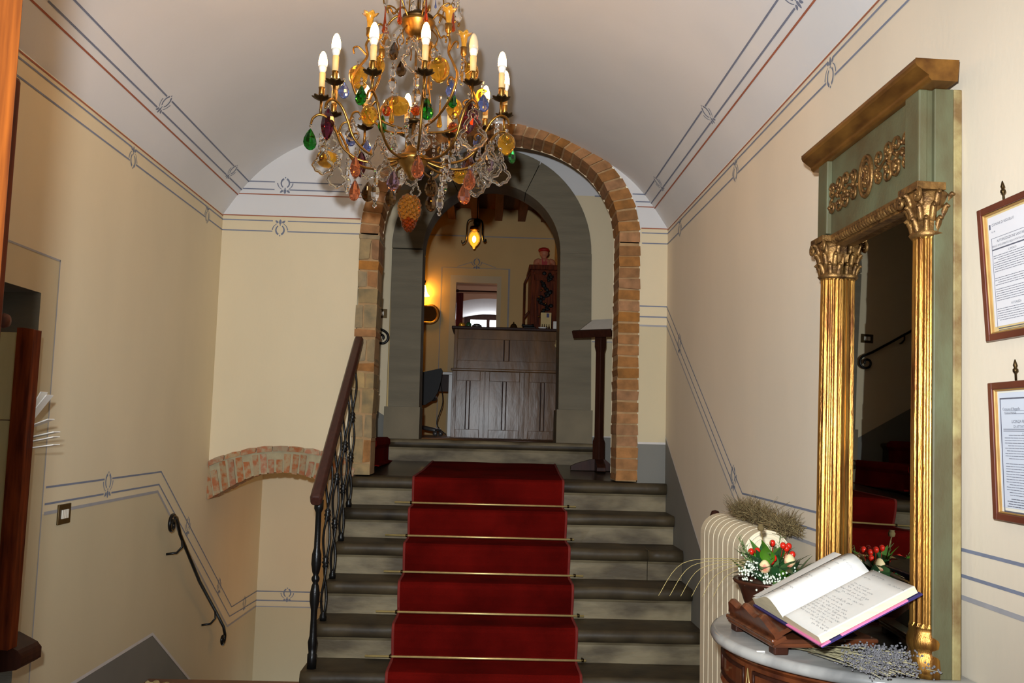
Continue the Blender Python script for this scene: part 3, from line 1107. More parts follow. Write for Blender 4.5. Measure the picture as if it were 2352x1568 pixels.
switch('bronze switch plate with four ivory rockers on the left wall', (XL, 4.036, 1.001), (0, 1, 0), (1, 0, 0), .115, .085, 4)
switch('bronze switch plate with two rockers beside the stone doorway', (-.905, YP, 2.345), (1, 0, 0), (0, -1, 0), .105, .075, 2)
# ================================================================ chandelier
CHX, CHY = -.325, 3.6
ch = thing('chandelier', 'brass chandelier with candle bulbs and coloured glass fruit drops', 'chandelier', (CHX, CHY, 2.19))


def cl(pts):                                                        # (r, z) pairs in the plane of angle 0, towards the viewer
    return [(0, -r, z - 2.19) for r, z in pts]


def curl(r, z, rad, a0, turns, k=14, sg=1, shrink=.75):
    return [(r + rad * (1 - shrink * i / k) * math.cos(a0 + sg * turns * 2 * PI * i / k), z + rad * (1 - shrink * i / k) * math.sin(a0 + sg * turns * 2 * PI * i / k)) for i in range(k + 1)]


mb = MB().lathe([(0, 2.395), (.010, 2.398), (.016, 2.41), (.022, 2.42), (.034, 2.43), (.036, 2.44), (.050, 2.455), (.064, 2.476), (.070, 2.488), (.055, 2.495), (.035, 2.51), (.028, 2.53), (.012, 2.545), (0, 2.55)], (CHX, CHY, 0), 20)
mb.build('hub', 'brass_aged', ch)
MB().tube([(CHX, CHY, 2.5), (CHX, CHY, 3.20)], .005, 8).build('stem', 'brass_aged', ch)
MB().lathe([(.012, 2.53), (.03, 2.55), (.038, 2.58), (.034, 2.61), (.018, 2.628)], (CHX, CHY, 0), 12, smooth=False).build('glass_baluster', 'glass_clear', ch)
MB().lathe([(.006, 2.63), (.030, 2.632), (.034, 2.64), (.026, 2.647), (.006, 2.65)], (CHX, CHY, 0), 16).build('dish', 'brass_dark', ch)
MB().lathe([(.006, 2.965), (.010, 2.972), (.006, 2.98), (.03, 2.992), (.05, 3.01), (.058, 3.03), (.070, 3.045), (.072, 3.055), (.055, 3.062), (.012, 3.07)], (CHX, CHY, 0), 20).build('upper_bowl', 'brass_aged', ch)
MB().lathe([(.060, 3.06), (.064, 3.075), (.04, 3.088), (.024, 3.10)], (CHX, CHY, 0), 16).build('collar', 'brass_dark', ch)
MB().lathe([(.020, 3.10), (.026, 3.13), (.022, 3.17), (.028, 3.21), (.02, 3.24)], (CHX, CHY, 0), 10, smooth=False).build('glass_column', 'glass_clear', ch)
mb = MB().tube([(CHX, CHY, 3.2), (CHX, CHY, 3.50)], .006, 8)
mb.lathe([(.0, 3.44), (.02, 3.45), (.045, 3.48), (.055, 3.505), (.055, 3.522)], (CHX, CHY, 0), 16)
mb.build('canopy_rod', 'brass_aged', ch)

arm_path = crom([(.045, 2.482), (.12, 2.458), (.21, 2.462), (.275, 2.505), (.305, 2.565), (.335, 2.615), (.372, 2.632), (.398, 2.615), (.405, 2.59)], 5)
mb = MB().tube(cl(arm_path), [.0053] * (len(arm_path) - 6) + [.0052, .005, .0048, .0045, .0042, .0055], 7)
mb.tube(cl(crom([(.30, 2.555), (.285, 2.60), (.262, 2.612), (.248, 2.598), (.256, 2.584)], 4)), .0042, 6)
mb.tube(cl([(.37, 2.632), (.37, 2.692)]), .0055, 7)
mb.lathe([(.0, -.012), (.007, -.008), (.0, -.002)], (0, -.37, 2.66 - 2.19), 8)
arm0 = mb.build('arm', 'brass_aged', ch, local=True)
mb = MB()
prof = []
nn = 32
vs = []
for r, h in ((.004, .0), (.014, .003), (.026, .010), (.034, .014), (.032, .017), (.012, .010), (.004, .008)):
    for k in range(nn):
        a = 2 * PI * k / nn
        w = 1 + (.13 * math.cos(8 * a) if r > .02 else 0)
        vs.append((r * w * math.cos(a), -.37 + r * w * math.sin(a), 2.688 - 2.19 + h + (.003 * math.cos(8 * a) if r > .02 else 0)))
mb.add(vs, [(j * nn + k, j * nn + (k + 1) % nn, (j + 1) * nn + (k + 1) % nn, (j + 1) * nn + k) for j in range(6) for k in range(nn)], 0, True)
pan0 = mb.build('drip_pan', 'brass_dark', arm0, local=True)
Z0 = -2.19
soc0 = MB().lathe([(.009, 2.70), (.012, 2.704), (.0115, 2.735), (.0135, 2.742)], (0, -.37, Z0), 12).build('socket', 'brass_aged', arm0, local=True)
slv0 = MB().lathe([(.0115, 2.742), (.0125, 2.80), (.0105, 2.803)], (0, -.37, Z0), 12).build('candle_sleeve', 'candle_sleeve', arm0, local=True)
col0 = MB().lathe([(.0105, 2.803), (.0155, 2.818), (.0165, 2.83)], (0, -.37, Z0), 12).build('bulb_collar', 'bulb_collar', arm0, local=True)
bprof = [(.0165, 2.83), (.0175, 2.842), (.016, 2.86), (.0115, 2.878), (.006, 2.888), (0, 2.892)]
blb0 = MB().lathe(bprof, (0, -.37, Z0), 12).build('bulb', 'bulb_lit', arm0, local=True)
off_mesh = MB().lathe(bprof, (0, -.37, Z0), 12).build('unlit_bulb', 'bulb_off', arm0, local=True)
angs = [10 + 30 * k for k in range(12)]
for k, a in enumerate(angs):
    ra = math.radians(a) * 1.0
    if k == 0:
        A = arm0
        A.rotation_euler = (0, 0, ra)
    else:
        A = clone(arm0, 'arm', ch, rot=(0, 0, ra))
        for c0 in (pan0, soc0, slv0, col0):
            clone(c0, c0.name.split('.')[0], A)
        if k != 1:
            clone(blb0, 'bulb', A)
    if k == 1:
        off_mesh.parent = A
# upper flower branches
bp = crom([(.05, 2.60), (.14, 2.62), (.225, 2.68), (.262, 2.76), (.235, 2.82), (.205, 2.87), (.212, 2.915), (.20, 2.94)], 5)
mb = MB().tube(cl(bp), .0052, 7)
mb.tube(cl(crom([(.205, 2.87), (.24, 2.90), (.262, 2.892), (.258, 2.87)], 4)), .0038, 6)
mb.tube(cl(crom([(.255, 2.74), (.225, 2.765), (.205, 2.752), (.212, 2.735)], 4)), .004, 6)
br0 = mb.build('branch', 'brass_aged', ch, local=True)
hold0 = MB().lathe([(.0, 2.932), (.009, 2.936), (.006, 2.944), (.011, 2.953), (.014, 2.957), (.013, 2.975), (.015, 2.985)], (0, -.20, Z0), 12).build('candle_cup', 'brass_aged', br0, local=True)
vs = []
nn = 24
pr = ((.009, 2.98), (.011, 3.005), (.015, 3.03), (.024, 3.043), (.031, 3.045), (.022, 3.040), (.012, 3.03), (.008, 3.0))
for r, h in pr:
    for k in range(nn):
        a = 2 * PI * k / nn
        w = 1 + (.16 * math.cos(6 * a) if r > .02 else 0)
        vs.append((r * w * math.cos(a), -.20 + r * w * math.sin(a), Z0 + h + (.004 * math.cos(6 * a) if r > .02 else 0)))
fl0 = MB().add(vs, [(j * nn + k, j * nn + (k + 1) % nn, (j + 1) * nn + (k + 1) % nn, (j + 1) * nn + k) for j in range(7) for k in range(nn)], 0, True).build('glass_flower', 'glass_flower', br0, local=True)
for k, a in enumerate((-66, 42, 110, 170, -128)):
    if k == 0:
        br0.rotation_euler = (0, 0, math.radians(a))
    else:
        B = clone(br0, 'branch', ch, rot=(0, 0, math.radians(a)))
        clone(hold0, 'candle_cup', B)
        clone(fl0, 'glass_flower', B)
# crown scrolls
mb = MB().tube(cl(crom([(.055, 3.055), (.08, 3.085), (.11, 3.07), (.135, 3.04), (.158, 3.055), (.172, 3.045), (.168, 3.03)], 4)), .0045, 6)
mb.tube(cl(crom([(.075, 3.08), (.10, 3.12), (.13, 3.13), (.125, 3.10), (.15, 3.17), (.12, 3.30), (.05, 3.38)], 4)), .0035, 6)
mb.tube(cl(crom([(.06, 3.02), (.085, 2.985), (.075, 2.95), (.088, 2.93)], 4)), .0032, 6)
cs0 = mb.build('crown_scroll', 'brass_aged', ch, local=True)
for k in range(6):
    if k == 0:
        cs0.rotation_euler = (0, 0, .35)
    else:
        clone(cs0, 'crown_scroll', ch, rot=(0, 0, .35 + k * PI / 3))

# glass drops: template per kind and colour, then copies
PRO = {'almond': ([(0, -.5), (.13, -.46), (.25, -.34), (.31, -.16), (.28, .04), (.18, .26), (.07, .43), (0, .5)], 8, (1, .45), False),
       'marquise': ([(0, -.5), (.1, -.42), (.2, -.25), (.25, -.02), (.21, .2), (.11, .37), (.07, .44), (0, .5)], 8, (1, .5), False),
       'egg': ([(0, -.5), (.1, -.47), (.24, -.36), (.36, -.14), (.39, .06), (.33, .28), (.2, .41), (.08, .44), (.06, .5), (0, .5)], 18, (1, 1), True),
       'ball': ([(0, -.5), (.25, -.43), (.43, -.25), (.5, 0), (.43, .25), (.25, .43), (0, .5)], 14, (1, 1), True),
       'long': ([(0, -.5), (.07, -.48), (.105, -.41), (.09, -.3), (.055, -.12), (.032, .15), (.018, .5), (0, .5)], 10, (1, 1), True),
       'spear': ([(0, -.5), (.05, -.47), (.075, -.41), (.035, -.35), (.11, -.2), (.14, -.04), (.10, .08), (.05, .12), (.085, .2), (.065, .33), (.09, .4), (.06, .47), (0, .5)], 6, (1, .7), False),
       'bead': ([(0, -.5), (.36, -.38), (.5, 0), (.36, .38), (0, .5)], 8, (1, .8), False)}
LEAF = [(0, .5), (.08, .46), (.10, .38), (.06, .31), (.15, .2), (.2, .1), (.17, .02), (.30, -.08), (.35, -.2), (.27, -.29), (.24, -.38), (.12, -.41), (.06, -.47), (0, -.5)]
LEAF = LEAF + [(-x, z) for x, z in LEAF[-2:0:-1]]
NAMEK = {'almond': 'almond_drop', 'marquise': 'marquise_drop', 'egg': 'glass_fruit', 'pumpkin': 'glass_pumpkin', 'ball': 'glass_ball', 'long': 'tear_drop', 'spear': 'spear_drop', 'leaf': 'leaf_pendant', 'bead': 'bead'}
TPL = {}


def crystal(kind, colr, x, y, z, h, rz):
    key = (kind, colr)
    nm = NAMEK[kind]
    if key not in TPL:
        mb = MB()
        if kind == 'leaf':
            mb.prism(LEAF, -.03, .03, 'y')
            mb.tube([(px_, 0, pz_) for px_, pz_ in LEAF], .055, 6, closed=True)
        elif kind == 'pumpkin':
            vs, nu, nv = [], 24, 8
            for j in range(nv + 1):
                for k in range(nu):
                    t = 2 * PI * k / nu
                    r = .62 * math.sin(PI * j / nv) * (1 + .12 * abs(math.cos(4 * t)))
                    vs.append((r * math.cos(t), r * math.sin(t), -.48 * math.cos(PI * j / nv)))
            mb.add(vs, [(j * nu + k, j * nu + (k + 1) % nu, (j + 1) * nu + (k + 1) % nu, (j + 1) * nu + k) for j in range(nv) for k in range(nu)], 0, True)
        else:
            p, n_, s_, sm_ = PRO[kind]
            mb.lathe(p, (0, 0, 0), n_, sc=s_, smooth=sm_)
        o = mb.build(nm, 'glass_' + colr, ch, local=True)
        TPL[key] = o
    else:
        o = clone(TPL[key], nm, ch)
    o.location = (x, y, z - 2.19)
    o.scale = (h, h, h)
    o.rotation_euler = (0, 0, rz)
    return o


TABLE = [('almond', 'green', -0.185, -0.22, 2.659, 0.079), ('almond', 'green', -0.418, 0.02, 2.557, 0.091), ('almond', 'green', 0.064, -0.2, 2.623, 0.089), ('almond', 'green', 0.148, 0.05, 2.756, 0.074), ('almond', 'green', 0.402, 0.18, 2.568, 0.073), ('almond', 'green', -0.14, 0.1, 2.657, 0.079), ('marquise', 'purple', -0.338, -0.05, 2.599, 0.134), ('marquise', 'purple', 0.222, -0.12, 2.626, 0.139), ('marquise', 'purple', -0.224, 0.12, 2.489, 0.112), ('almond', 'lilac', -0.053, -0.2, 2.338, 0.079), ('almond', 'smoke', -0.181, 0.05, 2.357, 0.085), ('almond', 'smoke', -0.075, -0.08, 2.306, 0.079), ('almond', 'smoke', 0.093, -0.2, 2.321, 0.086), ('almond', 'smoke', 0.09, -0.16, 2.271, 0.077), ('almond', 'smoke', -0.081, -0.1, 2.889, 0.078), ('almond', 'smoke', -0.06, 0.0, 2.859, 0.073), ('almond', 'orange', -0.21, -0.12, 2.41, 0.088), ('almond', 'orange', -0.212, -0.1, 2.322, 0.085), ('almond', 'orange', 0.041, -0.24, 2.384, 0.091), ('almond', 'orange', 0.234, -0.16, 2.363, 0.084), ('almond', 'orange', 0.214, -0.1, 2.323, 0.085), ('egg', 'amber', -0.148, -0.24, 2.574, 0.085), ('egg', 'amber', 0.375, 0.02, 2.565, 0.095), ('egg', 'amber', -0.249, 0.1, 2.856, 0.104), ('egg', 'amber', -0.179, 0.15, 2.924, 0.091), ('egg', 'amber', 0.092, 0.02, 2.867, 0.113), ('egg', 'amber', 0.212, 0.12, 2.897, 0.105), ('egg', 'amber', 0.151, 0.18, 2.762, 0.092), ('egg', 'amber', 0.269, 0.2, 2.827, 0.074), ('pumpkin', 'amber', -0.084, 0.1, 2.737, 0.083), ('pumpkin', 'amber', -0.363, 0.12, 2.506, 0.072), ('pumpkin', 'amber', 0.193, 0.15, 2.463, 0.066), ('ball', 'red', 0.014, -0.1, 2.65, 0.042), ('ball', 'red', -0.117, 0.05, 2.696, 0.043), ('ball', 'red', 0.153, 0.1, 2.655, 0.043), ('long', 'amber', -0.086, -0.05, 2.667, 0.114), ('long', 'amber', 0.103, -0.02, 2.667, 0.115), ('long', 'red', -0.061, -0.12, 3.039, 0.101), ('long', 'red', 0.043, -0.14, 3.041, 0.104), ('long', 'red', 0.146, -0.06, 3.045, 0.103), ('long', 'red', -0.124, -0.08, 3.023, 0.113), ('long', 'red', 0.011, 0.2, 2.668, 0.074), ('long', 'blue', -0.054, -0.05, 3.116, 0.048), ('long', 'blue', 0.073, -0.05, 3.118, 0.048), ('almond', 'blue', -0.267, -0.12, 2.714, 0.068), ('almond', 'blue', 0.149, -0.1, 2.743, 0.071), ('almond', 'blue', 0.278, -0.1, 2.691, 0.075), ('almond', 'blue', -0.267, 0.1, 2.592, 0.068), ('almond', 'blue', -0.206, 0.15, 2.576, 0.055), ('almond', 'blue', 0.256, 0.2, 2.635, 0.074), ('leaf', 'clear', 0.003, -0.16, 2.847, 0.13), ('spear', 'clear', -0.079, -0.12, 2.758, 0.118), ('spear', 'clear', 0.007, -0.05, 2.737, 0.166), ('spear', 'clear', 0.186, 0.05, 2.864, 0.106), ('leaf', 'clear', -0.114, -0.1, 2.936, 0.068), ('almond', 'clear', 0.166, -0.08, 3.064, 0.079), ('spear', 'clear', -0.019, -0.05, 3.107, 0.079), ('leaf', 'clear', -0.354, -0.02, 2.461, 0.115), ('leaf', 'clear', -0.283, -0.1, 2.38, 0.102), ('spear', 'clear', -0.259, 0.0, 2.388, 0.115), ('leaf', 'clear', -0.331, 0.05, 2.573, 0.106), ('leaf', 'clear', -0.117, -0.18, 2.444, 0.116), ('leaf', 'clear', -0.108, -0.05, 2.434, 0.114), ('spear', 'clear', -0.129, -0.12, 2.32, 0.142), ('leaf', 'clear', -0.19, 0.1, 2.471, 0.101), ('leaf', 'clear', 0.044, -0.2, 2.516, 0.109), ('leaf', 'clear', -0.004, 0.0, 2.415, 0.08), ('leaf', 'clear', 0.014, 0.03, 2.366, 0.06), ('leaf', 'clear', 0.242, -0.2, 2.547, 0.152), ('spear', 'clear', 0.144, -0.14, 2.436, 0.124), ('spear', 'clear', 0.136, -0.12, 2.35, 0.118), ('spear', 'clear', 0.12, -0.1, 2.29, 0.119), ('leaf', 'clear', 0.259, -0.06, 2.388, 0.127), ('leaf', 'clear', 0.308, -0.05, 2.468, 0.138), ('leaf', 'clear', 0.351, -0.02, 2.443, 0.118), ('leaf', 'clear', 0.288, 0.08, 2.445, 0.097), ('almond', 'clear', -0.027, 0.05, 2.635, 0.078), ('leaf', 'clear', -0.098, 0.1, 2.579, 0.072), ('spear', 'clear', 0.171, 0.12, 2.592, 0.108), ('spear', 'clear', -0.319, 0.15, 2.546, 0.109), ('leaf', 'clear', 0.203, 0.16, 2.577, 0.091), ('spear', 'clear', -0.392, 0.1, 2.556, 0.079), ('spear', 'clear', 0.333, 0.12, 2.653, 0.08), ('leaf', 'clear', 0.156, 0.12, 2.489, 0.09), ('leaf', 'clear', -0.222, -0.15, 2.544, 0.077)]
rd = random.Random(4)
for kind, colr, x, y, z, h in TABLE:
    crystal(kind, colr, x, y, z, h, rd.uniform(-.6, .6) + (0 if kind != 'almond' else rd.choice((0, 0, .7))))
    zt = z + h / 2
    for b in range(rd.choice((1, 1, 2))):
        s = rd.uniform(.013, .018)
        zt += s * .55
        crystal('bead', 'clear', x, y, zt, s, rd.uniform(0, 3))
        zt += s * .55
for k in range(26):                                                 # strings of beads from the arms
    a = rd.uniform(0, 2 * PI)
    r = rd.uniform(.06, .36)
    zt = rd.uniform(2.40, 2.62) if k < 20 else rd.uniform(2.9, 3.08)
    for b in range(rd.choice((2, 3, 3))):
        crystal('bead', 'clear', r * math.sin(a), -r * math.cos(a), zt, rd.uniform(.013, .018), rd.uniform(0, 3))
        zt -= .02
for k in range(16):                                                 # far side drops
    a = math.radians(rd.uniform(95, 265))
    r = rd.uniform(.16, .38)
    crystal(rd.choice(('leaf', 'spear', 'almond')), rd.choice(('clear', 'clear', 'clear', 'smoke', 'lilac')), r * math.sin(a), -r * math.cos(a), rd.uniform(2.42, 2.60), rd.uniform(.07, .11), rd.uniform(-1, 1))
# bunch of glass grapes at the bottom
for nm, col_, zlo, zhi in (('grape_cluster', 'glass_grape', 2.232, 2.335), ('grape_tip', 'glass_grape_red', 2.190, 2.236)):
    mb = MB()
    for k in range(120):
        z = 2.193 + .138 * (k / 119)
        if not (zlo <= z < zhi):
            continue
        R_ = interp([(2.19, .004), (2.21, .020), (2.235, .026), (2.26, .037), (2.29, .041), (2.315, .034), (2.335, .014)], z)
        a = k * 2.39996
        mb.ball((CHX - .006 + R_ * math.cos(a), CHY + R_ * math.sin(a), z), .0092 if z > 2.236 else .0085, 9, 6)
    o = mb.build(nm, col_, ch)
    o['kind'] = 'stuff'
# ================================================================ radiator
rad = thing('radiator', 'ornate cream cast-iron column radiator against the right wall', 'radiator', (1.065, 3.78, 0))


def rad_outline(inset, z0):
    r = .0875 - inset
    p = [(1.0625 - r, z0 + inset), (1.0625 + r, z0 + inset)]
    p += [(1.0625 + r * math.cos(PI * i / 16), .9775 + r * math.sin(PI * i / 16)) for i in range(17)]
    return p


def rad_section(y, orn):
    mb = MB()
    mb.prism(rad_outline(0, .07), y - .034, y + .034, 'y')
    o = mb.build('section', 'radiator_cream', rad, bevel=.009, seg=3)
    for f in (-1,):
        yy = y - .0345
        mb = MB()
        mb.tube([(x, yy, z) for x, z in rad_outline(.010, .07)], .0052, 6, closed=True)
        mb.tube([(x, yy + .001, z) for x, z in rad_outline(.026, .12)], .0036, 6, closed=True)
        if orn:
            for r in (.046, .037, .026, .015):
                mb.tube([(1.0625 + r * math.cos(2 * PI * i / 24), yy, .965 + r * 1.1 * math.sin(2 * PI * i / 24)) for i in range(24)], .003, 6, closed=True)
            for s in (-1, 1):
                for zc, rr in ((.86, .03), (.74, .034), (.60, .034), (.45, .03), (.30, .03)):
                    sp = scroll2d(1.0625 + s * .026, zc, rr, 1.4, PI / 2, sgn=s, k=26)
                    mb.tube([(x, yy, z) for x, z in sp], .0028, 5)
                mb.tube([(1.0625 + s * (.02 + .012 * math.sin(z * 40)), yy, z) for z in rng(.14, .90, 40)], .0026, 5)
        else:
            for s in (-1, 1):
                mb.tube([(1.0625 + s * (.045 + .008 * math.sin(z * 46)), yy, z) for z in rng(.14, .98, 44)], .0022, 5)
        mb.build('relief', 'radiator_ridge', o)
    return o


for k in range(9):
    rad_section(3.475 + .0775 * k, k == 0)
mb = MB().tube([(1.0625, 3.45, .16), (1.0625, 4.12, .16)], .03, 10)
mb.tube([(1.0625, 3.45, .93), (1.0625, 4.12, .93)], .026, 10)
mb.build('header_pipe', 'radiator_cream', rad)
mb = MB()
for yy in (3.475, 3.475 + .0775 * 8):
    for s in (-1, 1):
        mb.lathe([(.022, 0), (.014, .03), (.018, .08)], (1.0625 + s * .06, yy, 0), 8)
mb.build('foot', 'radiator_cream', rad)
mb = MB().lathe([(.006, 0), (.008, .03), (.020, .045), (.024, .065), (.016, .085), (0, .09)], (1.05, 4.17, .985), 12)
mb.tube([(1.05, 4.17, .99), (1.05, 4.17, .93), (1.06, 4.11, .93)], .01, 8)
mb.build('valve_knob', 'wood_dark', rad)


def bundle(mb, axis_a, axis_b, n, spread, length, r, rdm, curl_=.03, up=.02, mi=(0, 1)):
    A, B = Vector(axis_a), Vector(axis_b)
    for i in range(n):
        t = rdm.random()
        p = A.lerp(B, t) + Vector((rdm.uniform(-1, 1), rdm.uniform(-1, 1), rdm.uniform(0, 1))) * spread
        d = (B - A).normalized() * rdm.choice((-1, 1)) + Vector((rdm.uniform(-.8, .8), rdm.uniform(-.6, .6), rdm.uniform(-.25, .9)))
        d.normalize()
        L_ = length * rdm.uniform(.5, 1.2)
        side = Vector((rdm.uniform(-1, 1), rdm.uniform(-1, 1), rdm.uniform(-.6, 1)))
        path = []
        for k in range(4):
            s = k / 3
            q = p + d * L_ * (s - .4) + side * curl_ * s * s
            q.z = max(q.z, min(A.z, B.z) - .004)
            path.append(q)
        mb.tube(path, [r, r, r * .8, r * .4], 3, mi=rdm.choice(mi))


rdm = random.Random(8)
gb = thing('dried_grass', 'tangled bundle of dried grass lying along the top of the radiator', 'dried plants', (1.11, 3.7, 1.07))
for (a, b, n) in (((1.105, 3.99, 1.072), (1.105, 3.62, 1.072), 900), ((1.125, 3.58, 1.06), (1.14, 3.40, 1.05), 520)):
    mb = MB()
    bundle(mb, a, b, n, .038, .075, .0012, rdm, .045)
    o = mb.build('stems', ['dry_grass', 'dry_grass_light'], gb)
    o['kind'] = 'stuff'

# ================================================================ console table
TCX, TCY, TR, TZ = XR - .003, 2.72, .507, .84
tab = thing('console_table', 'half-round console table with a white marble top and veneered wooden apron', 'table', (TCX - .2, TCY, 0))


def halfring(mb, prof, n=48, mi=0, smooth=True):
    vs = []
    for r, z in prof:
        for k in range(n + 1):
            a = PI / 2 + PI * k / n
            vs.append((TCX + r * math.cos(a), TCY + r * math.sin(a), z))
    m = n + 1
    fs = [(j * m + k, j * m + k + 1, (j + 1) * m + k + 1, (j + 1) * m + k) for j in range(len(prof) - 1) for k in range(n)]
    mb.add(vs, fs, mi, smooth)


mb = MB()
halfring(mb, [(0, TZ), (TR - .016, TZ), (TR - .012, TZ - .001), (TR - .006, TZ - .004), (TR - .001, TZ - .012), (TR, TZ - .020), (TR - .004, TZ - .028), (TR - .010, TZ - .032), (0, TZ - .032)])
mb.build('marble_top', 'marble', tab)
mb = MB()
halfring(mb, [(0, TZ - .033), (.470, TZ - .033), (.474, TZ - .045), (.466, TZ - .055), (.468, .70), (.476, .69), (.470, .672), (0, .672)], smooth=False)
mb.build('apron', 'wood_veneer', tab)
for a0, a1 in ((97, 128), (134, 160), (166, 194), (200, 226), (232, 263)):
    mb = MB()
    n = 10
    for z0, z1 in ((.708, .716), (.766, .774)):
        vs = []
        for k in range(n + 1):
            a = math.radians(a0 + (a1 - a0) * k / n)
            for r, z in ((.466, z0), (.474, z0), (.474, z1), (.466, z1)):
                vs.append((TCX + r * math.cos(a), TCY + r * math.sin(a), z))
        mb.add(vs, [(4 * k + j, 4 * k + (j + 1) % 4, 4 * k + 4 + (j + 1) % 4, 4 * k + 4 + j) for k in range(n) for j in range(4)])
    for aa in (a0, a1):
        a = math.radians(aa)
        p = Vector((TCX + .470 * math.cos(a), TCY + .470 * math.sin(a), 0))
        mb.tube([(p.x, p.y, .708), (p.x, p.y, .774)], .005, 4)
    mb.build('drawer_moulding', 'wood_dark', tab)
for aa in (131, 163, 197, 229):
    a = math.radians(aa)
    c = Vector((TCX + .471 * math.cos(a), TCY + .471 * math.sin(a), .74))
    t = Vector((-math.sin(a), math.cos(a), 0))
    mb = MB()
    mb.tube([c + Vector((0, 0, .035)), c + t * .013 + Vector((0, 0, -.035)), c - t * .013 + Vector((0, 0, -.035))], .002, 5, closed=True)
    mb.build('brass_inlay', 'brass', tab)
for aa in (95, 145, 215, 265):
    a = math.radians(aa)
    x, y = TCX + .43 * math.cos(a), TCY + .43 * math.sin(a)
    if aa in (95, 265):
        x = TCX - .035
    MB().lathe([(.012, 0), (.016, .03), (.02, .06), (.014, .09), (.026, .60), (.030, .64), (.022, .66), (.032, .675)], (x, y, 0), 12).build('leg', 'wood_veneer', tab)

# ================================================================ pier mirror standing on the table
LEAN = math.radians(1.25)
mir = thing('pier_mirror', 'tall green and gilt pier mirror with fluted columns leaning on the wall above the console', 'mirror', (1.148, 2.612, TZ), (0, LEAN, 0))


def ml(mb, nm, m, bevel=0, par=mir, seg=2):
    return mb.build(nm, m, par, bevel=bevel, local=True, seg=seg)


# local axes: x towards the wall, y along the wall (near = minus), z up
HWm, HT = .368, 1.475
ml(MB().box(-.004, .018, -HWm, HWm, 0, HT), 'back_board', 'mirror_edge', .003)
for s in (-1, 1):
    ml(MB().box(-.054, -.004, min(s * HWm, s * (HWm - .035)), max(s * HWm, s * (HWm - .035)), .0, HT), 'side_stile', 'mirror_green', .003)
ml(MB().box(-.074, -.004, -HWm + .014, HWm - .014, 1.225, HT), 'frieze', 'mirror_green', .003)
for s in (-1, 1):
    ml(MB().box(-.090, -.066, s * (HWm - .050) - .040, s * (HWm - .050) + .040, 1.232, HT), 'frieze_block', 'mirror_green', .004)
mb = MB()
mb.prism([(-.02, HT), (-.086, HT), (-.094, HT + .008), (-.094, HT + .014), (-.124, HT + .036), (-.128, HT + .044), (-.128, HT + .056), (-.016, HT + .056)], -HWm - .050, HWm + .050, 'y')
ml(mb, 'cornice', 'gold_cornice', .003)
mb = MB()                                                           # carved moulding under the frieze
for k in range(34):
    y = -.29 + .58 * k / 33
    mb.ball((-.066, y, 1.212), (.012, .011, .014), 7, 5)
mb.box(-.076, -.03, -.30, .30, 1.218, 1.228)
mb.box(-.060, -.03, -.30, .30, 1.192, 1.206)
ml(mb, 'carved_moulding', 'gold_carved')
ml(MB().box(-.031, -.028, -.343, .343, .0, 1.21), 'mirror_pane', 'mirror_glass')
for s in (-1, 1):
    yc = s * .326
    xc = -.050
    nn, R_ = 72, .038
    vs = []
    prof = [(1.05, .118), (1.0, .128), (1.0, .60), (.95, 1.085), (1.02, 1.095)]
    for k_, z in prof:
        for k in range(nn):
            a = 2 * PI * k / nn
            fl = 1 - .13 * (abs(math.sin(9 * a)) ** .7 < .55) if .125 < z < 1.09 else 1
            fl = 1 - .12 * (1 - abs(math.sin(8 * a))) ** .6 if .125 < z < 1.09 else 1
            vs.append((xc + R_ * k_ * fl * math.cos(a), yc + R_ * k_ * fl * math.sin(a), z))
    mb = MB().add(vs, [(j * nn + k, j * nn + (k + 1) % nn, (j + 1) * nn + (k + 1) % nn, (j + 1) * nn + k) for j in range(4) for k in range(nn)], 0, False)
    col_ = ml(mb, 'column', 'gold')
    mb = MB().lathe([(.045, 0), (.046, .020), (.045, .045), (.042, .055), (.040, .062), (.044, .072), (.045, .085), (.042, .098), (.039, .106), (.039, .120)], (xc, yc, 0), 24)
    ml(mb, 'column_base', 'gold', 0, col_)
    mb = MB().lathe([(.040, 1.09), (.046, 1.098), (.040, 1.106), (.042, 1.15), (.054, 1.20), (.050, 1.206)], (xc, yc, 0), 16)
    rm = random.Random(3)
    for lev, r, h, n_ in ((1.118, .046, .040, 9), (1.150, .052, .042, 9), (1.185, .060, .034, 8)):
        for k in range(n_):
            a = 2 * PI * (k + (.5 if lev == 1.150 else 0)) / n_
            r_ = r * .72
            mb.tube([(xc + (r_ + q * q * .016) * math.cos(a), yc + (r_ + q * q * .016) * math.sin(a), lev - h * .5 + h * q) for q in (0, .3, .6, .85, 1)] + [(xc + (r_ + .022) * math.cos(a), yc + (r_ + .022) * math.sin(a), lev + h * .36)], [.009, .010, .009, .008, .006, .004], 6)
    mb.box(xc - .054, xc + .02, yc - .054, yc + .054, 1.207, 1.226)
    for sy in (-1, 1):
        mb.tube([(xc - .050 + .0 * q_, a_, b_) for q_, (a_, b_) in enumerate(scroll2d(yc + sy * .046, 1.192, .018, 1.3, PI / 2, sgn=-sy, k=16))], .006, 5)
    ml(mb, 'capital', 'gold_carved', 0, col_)
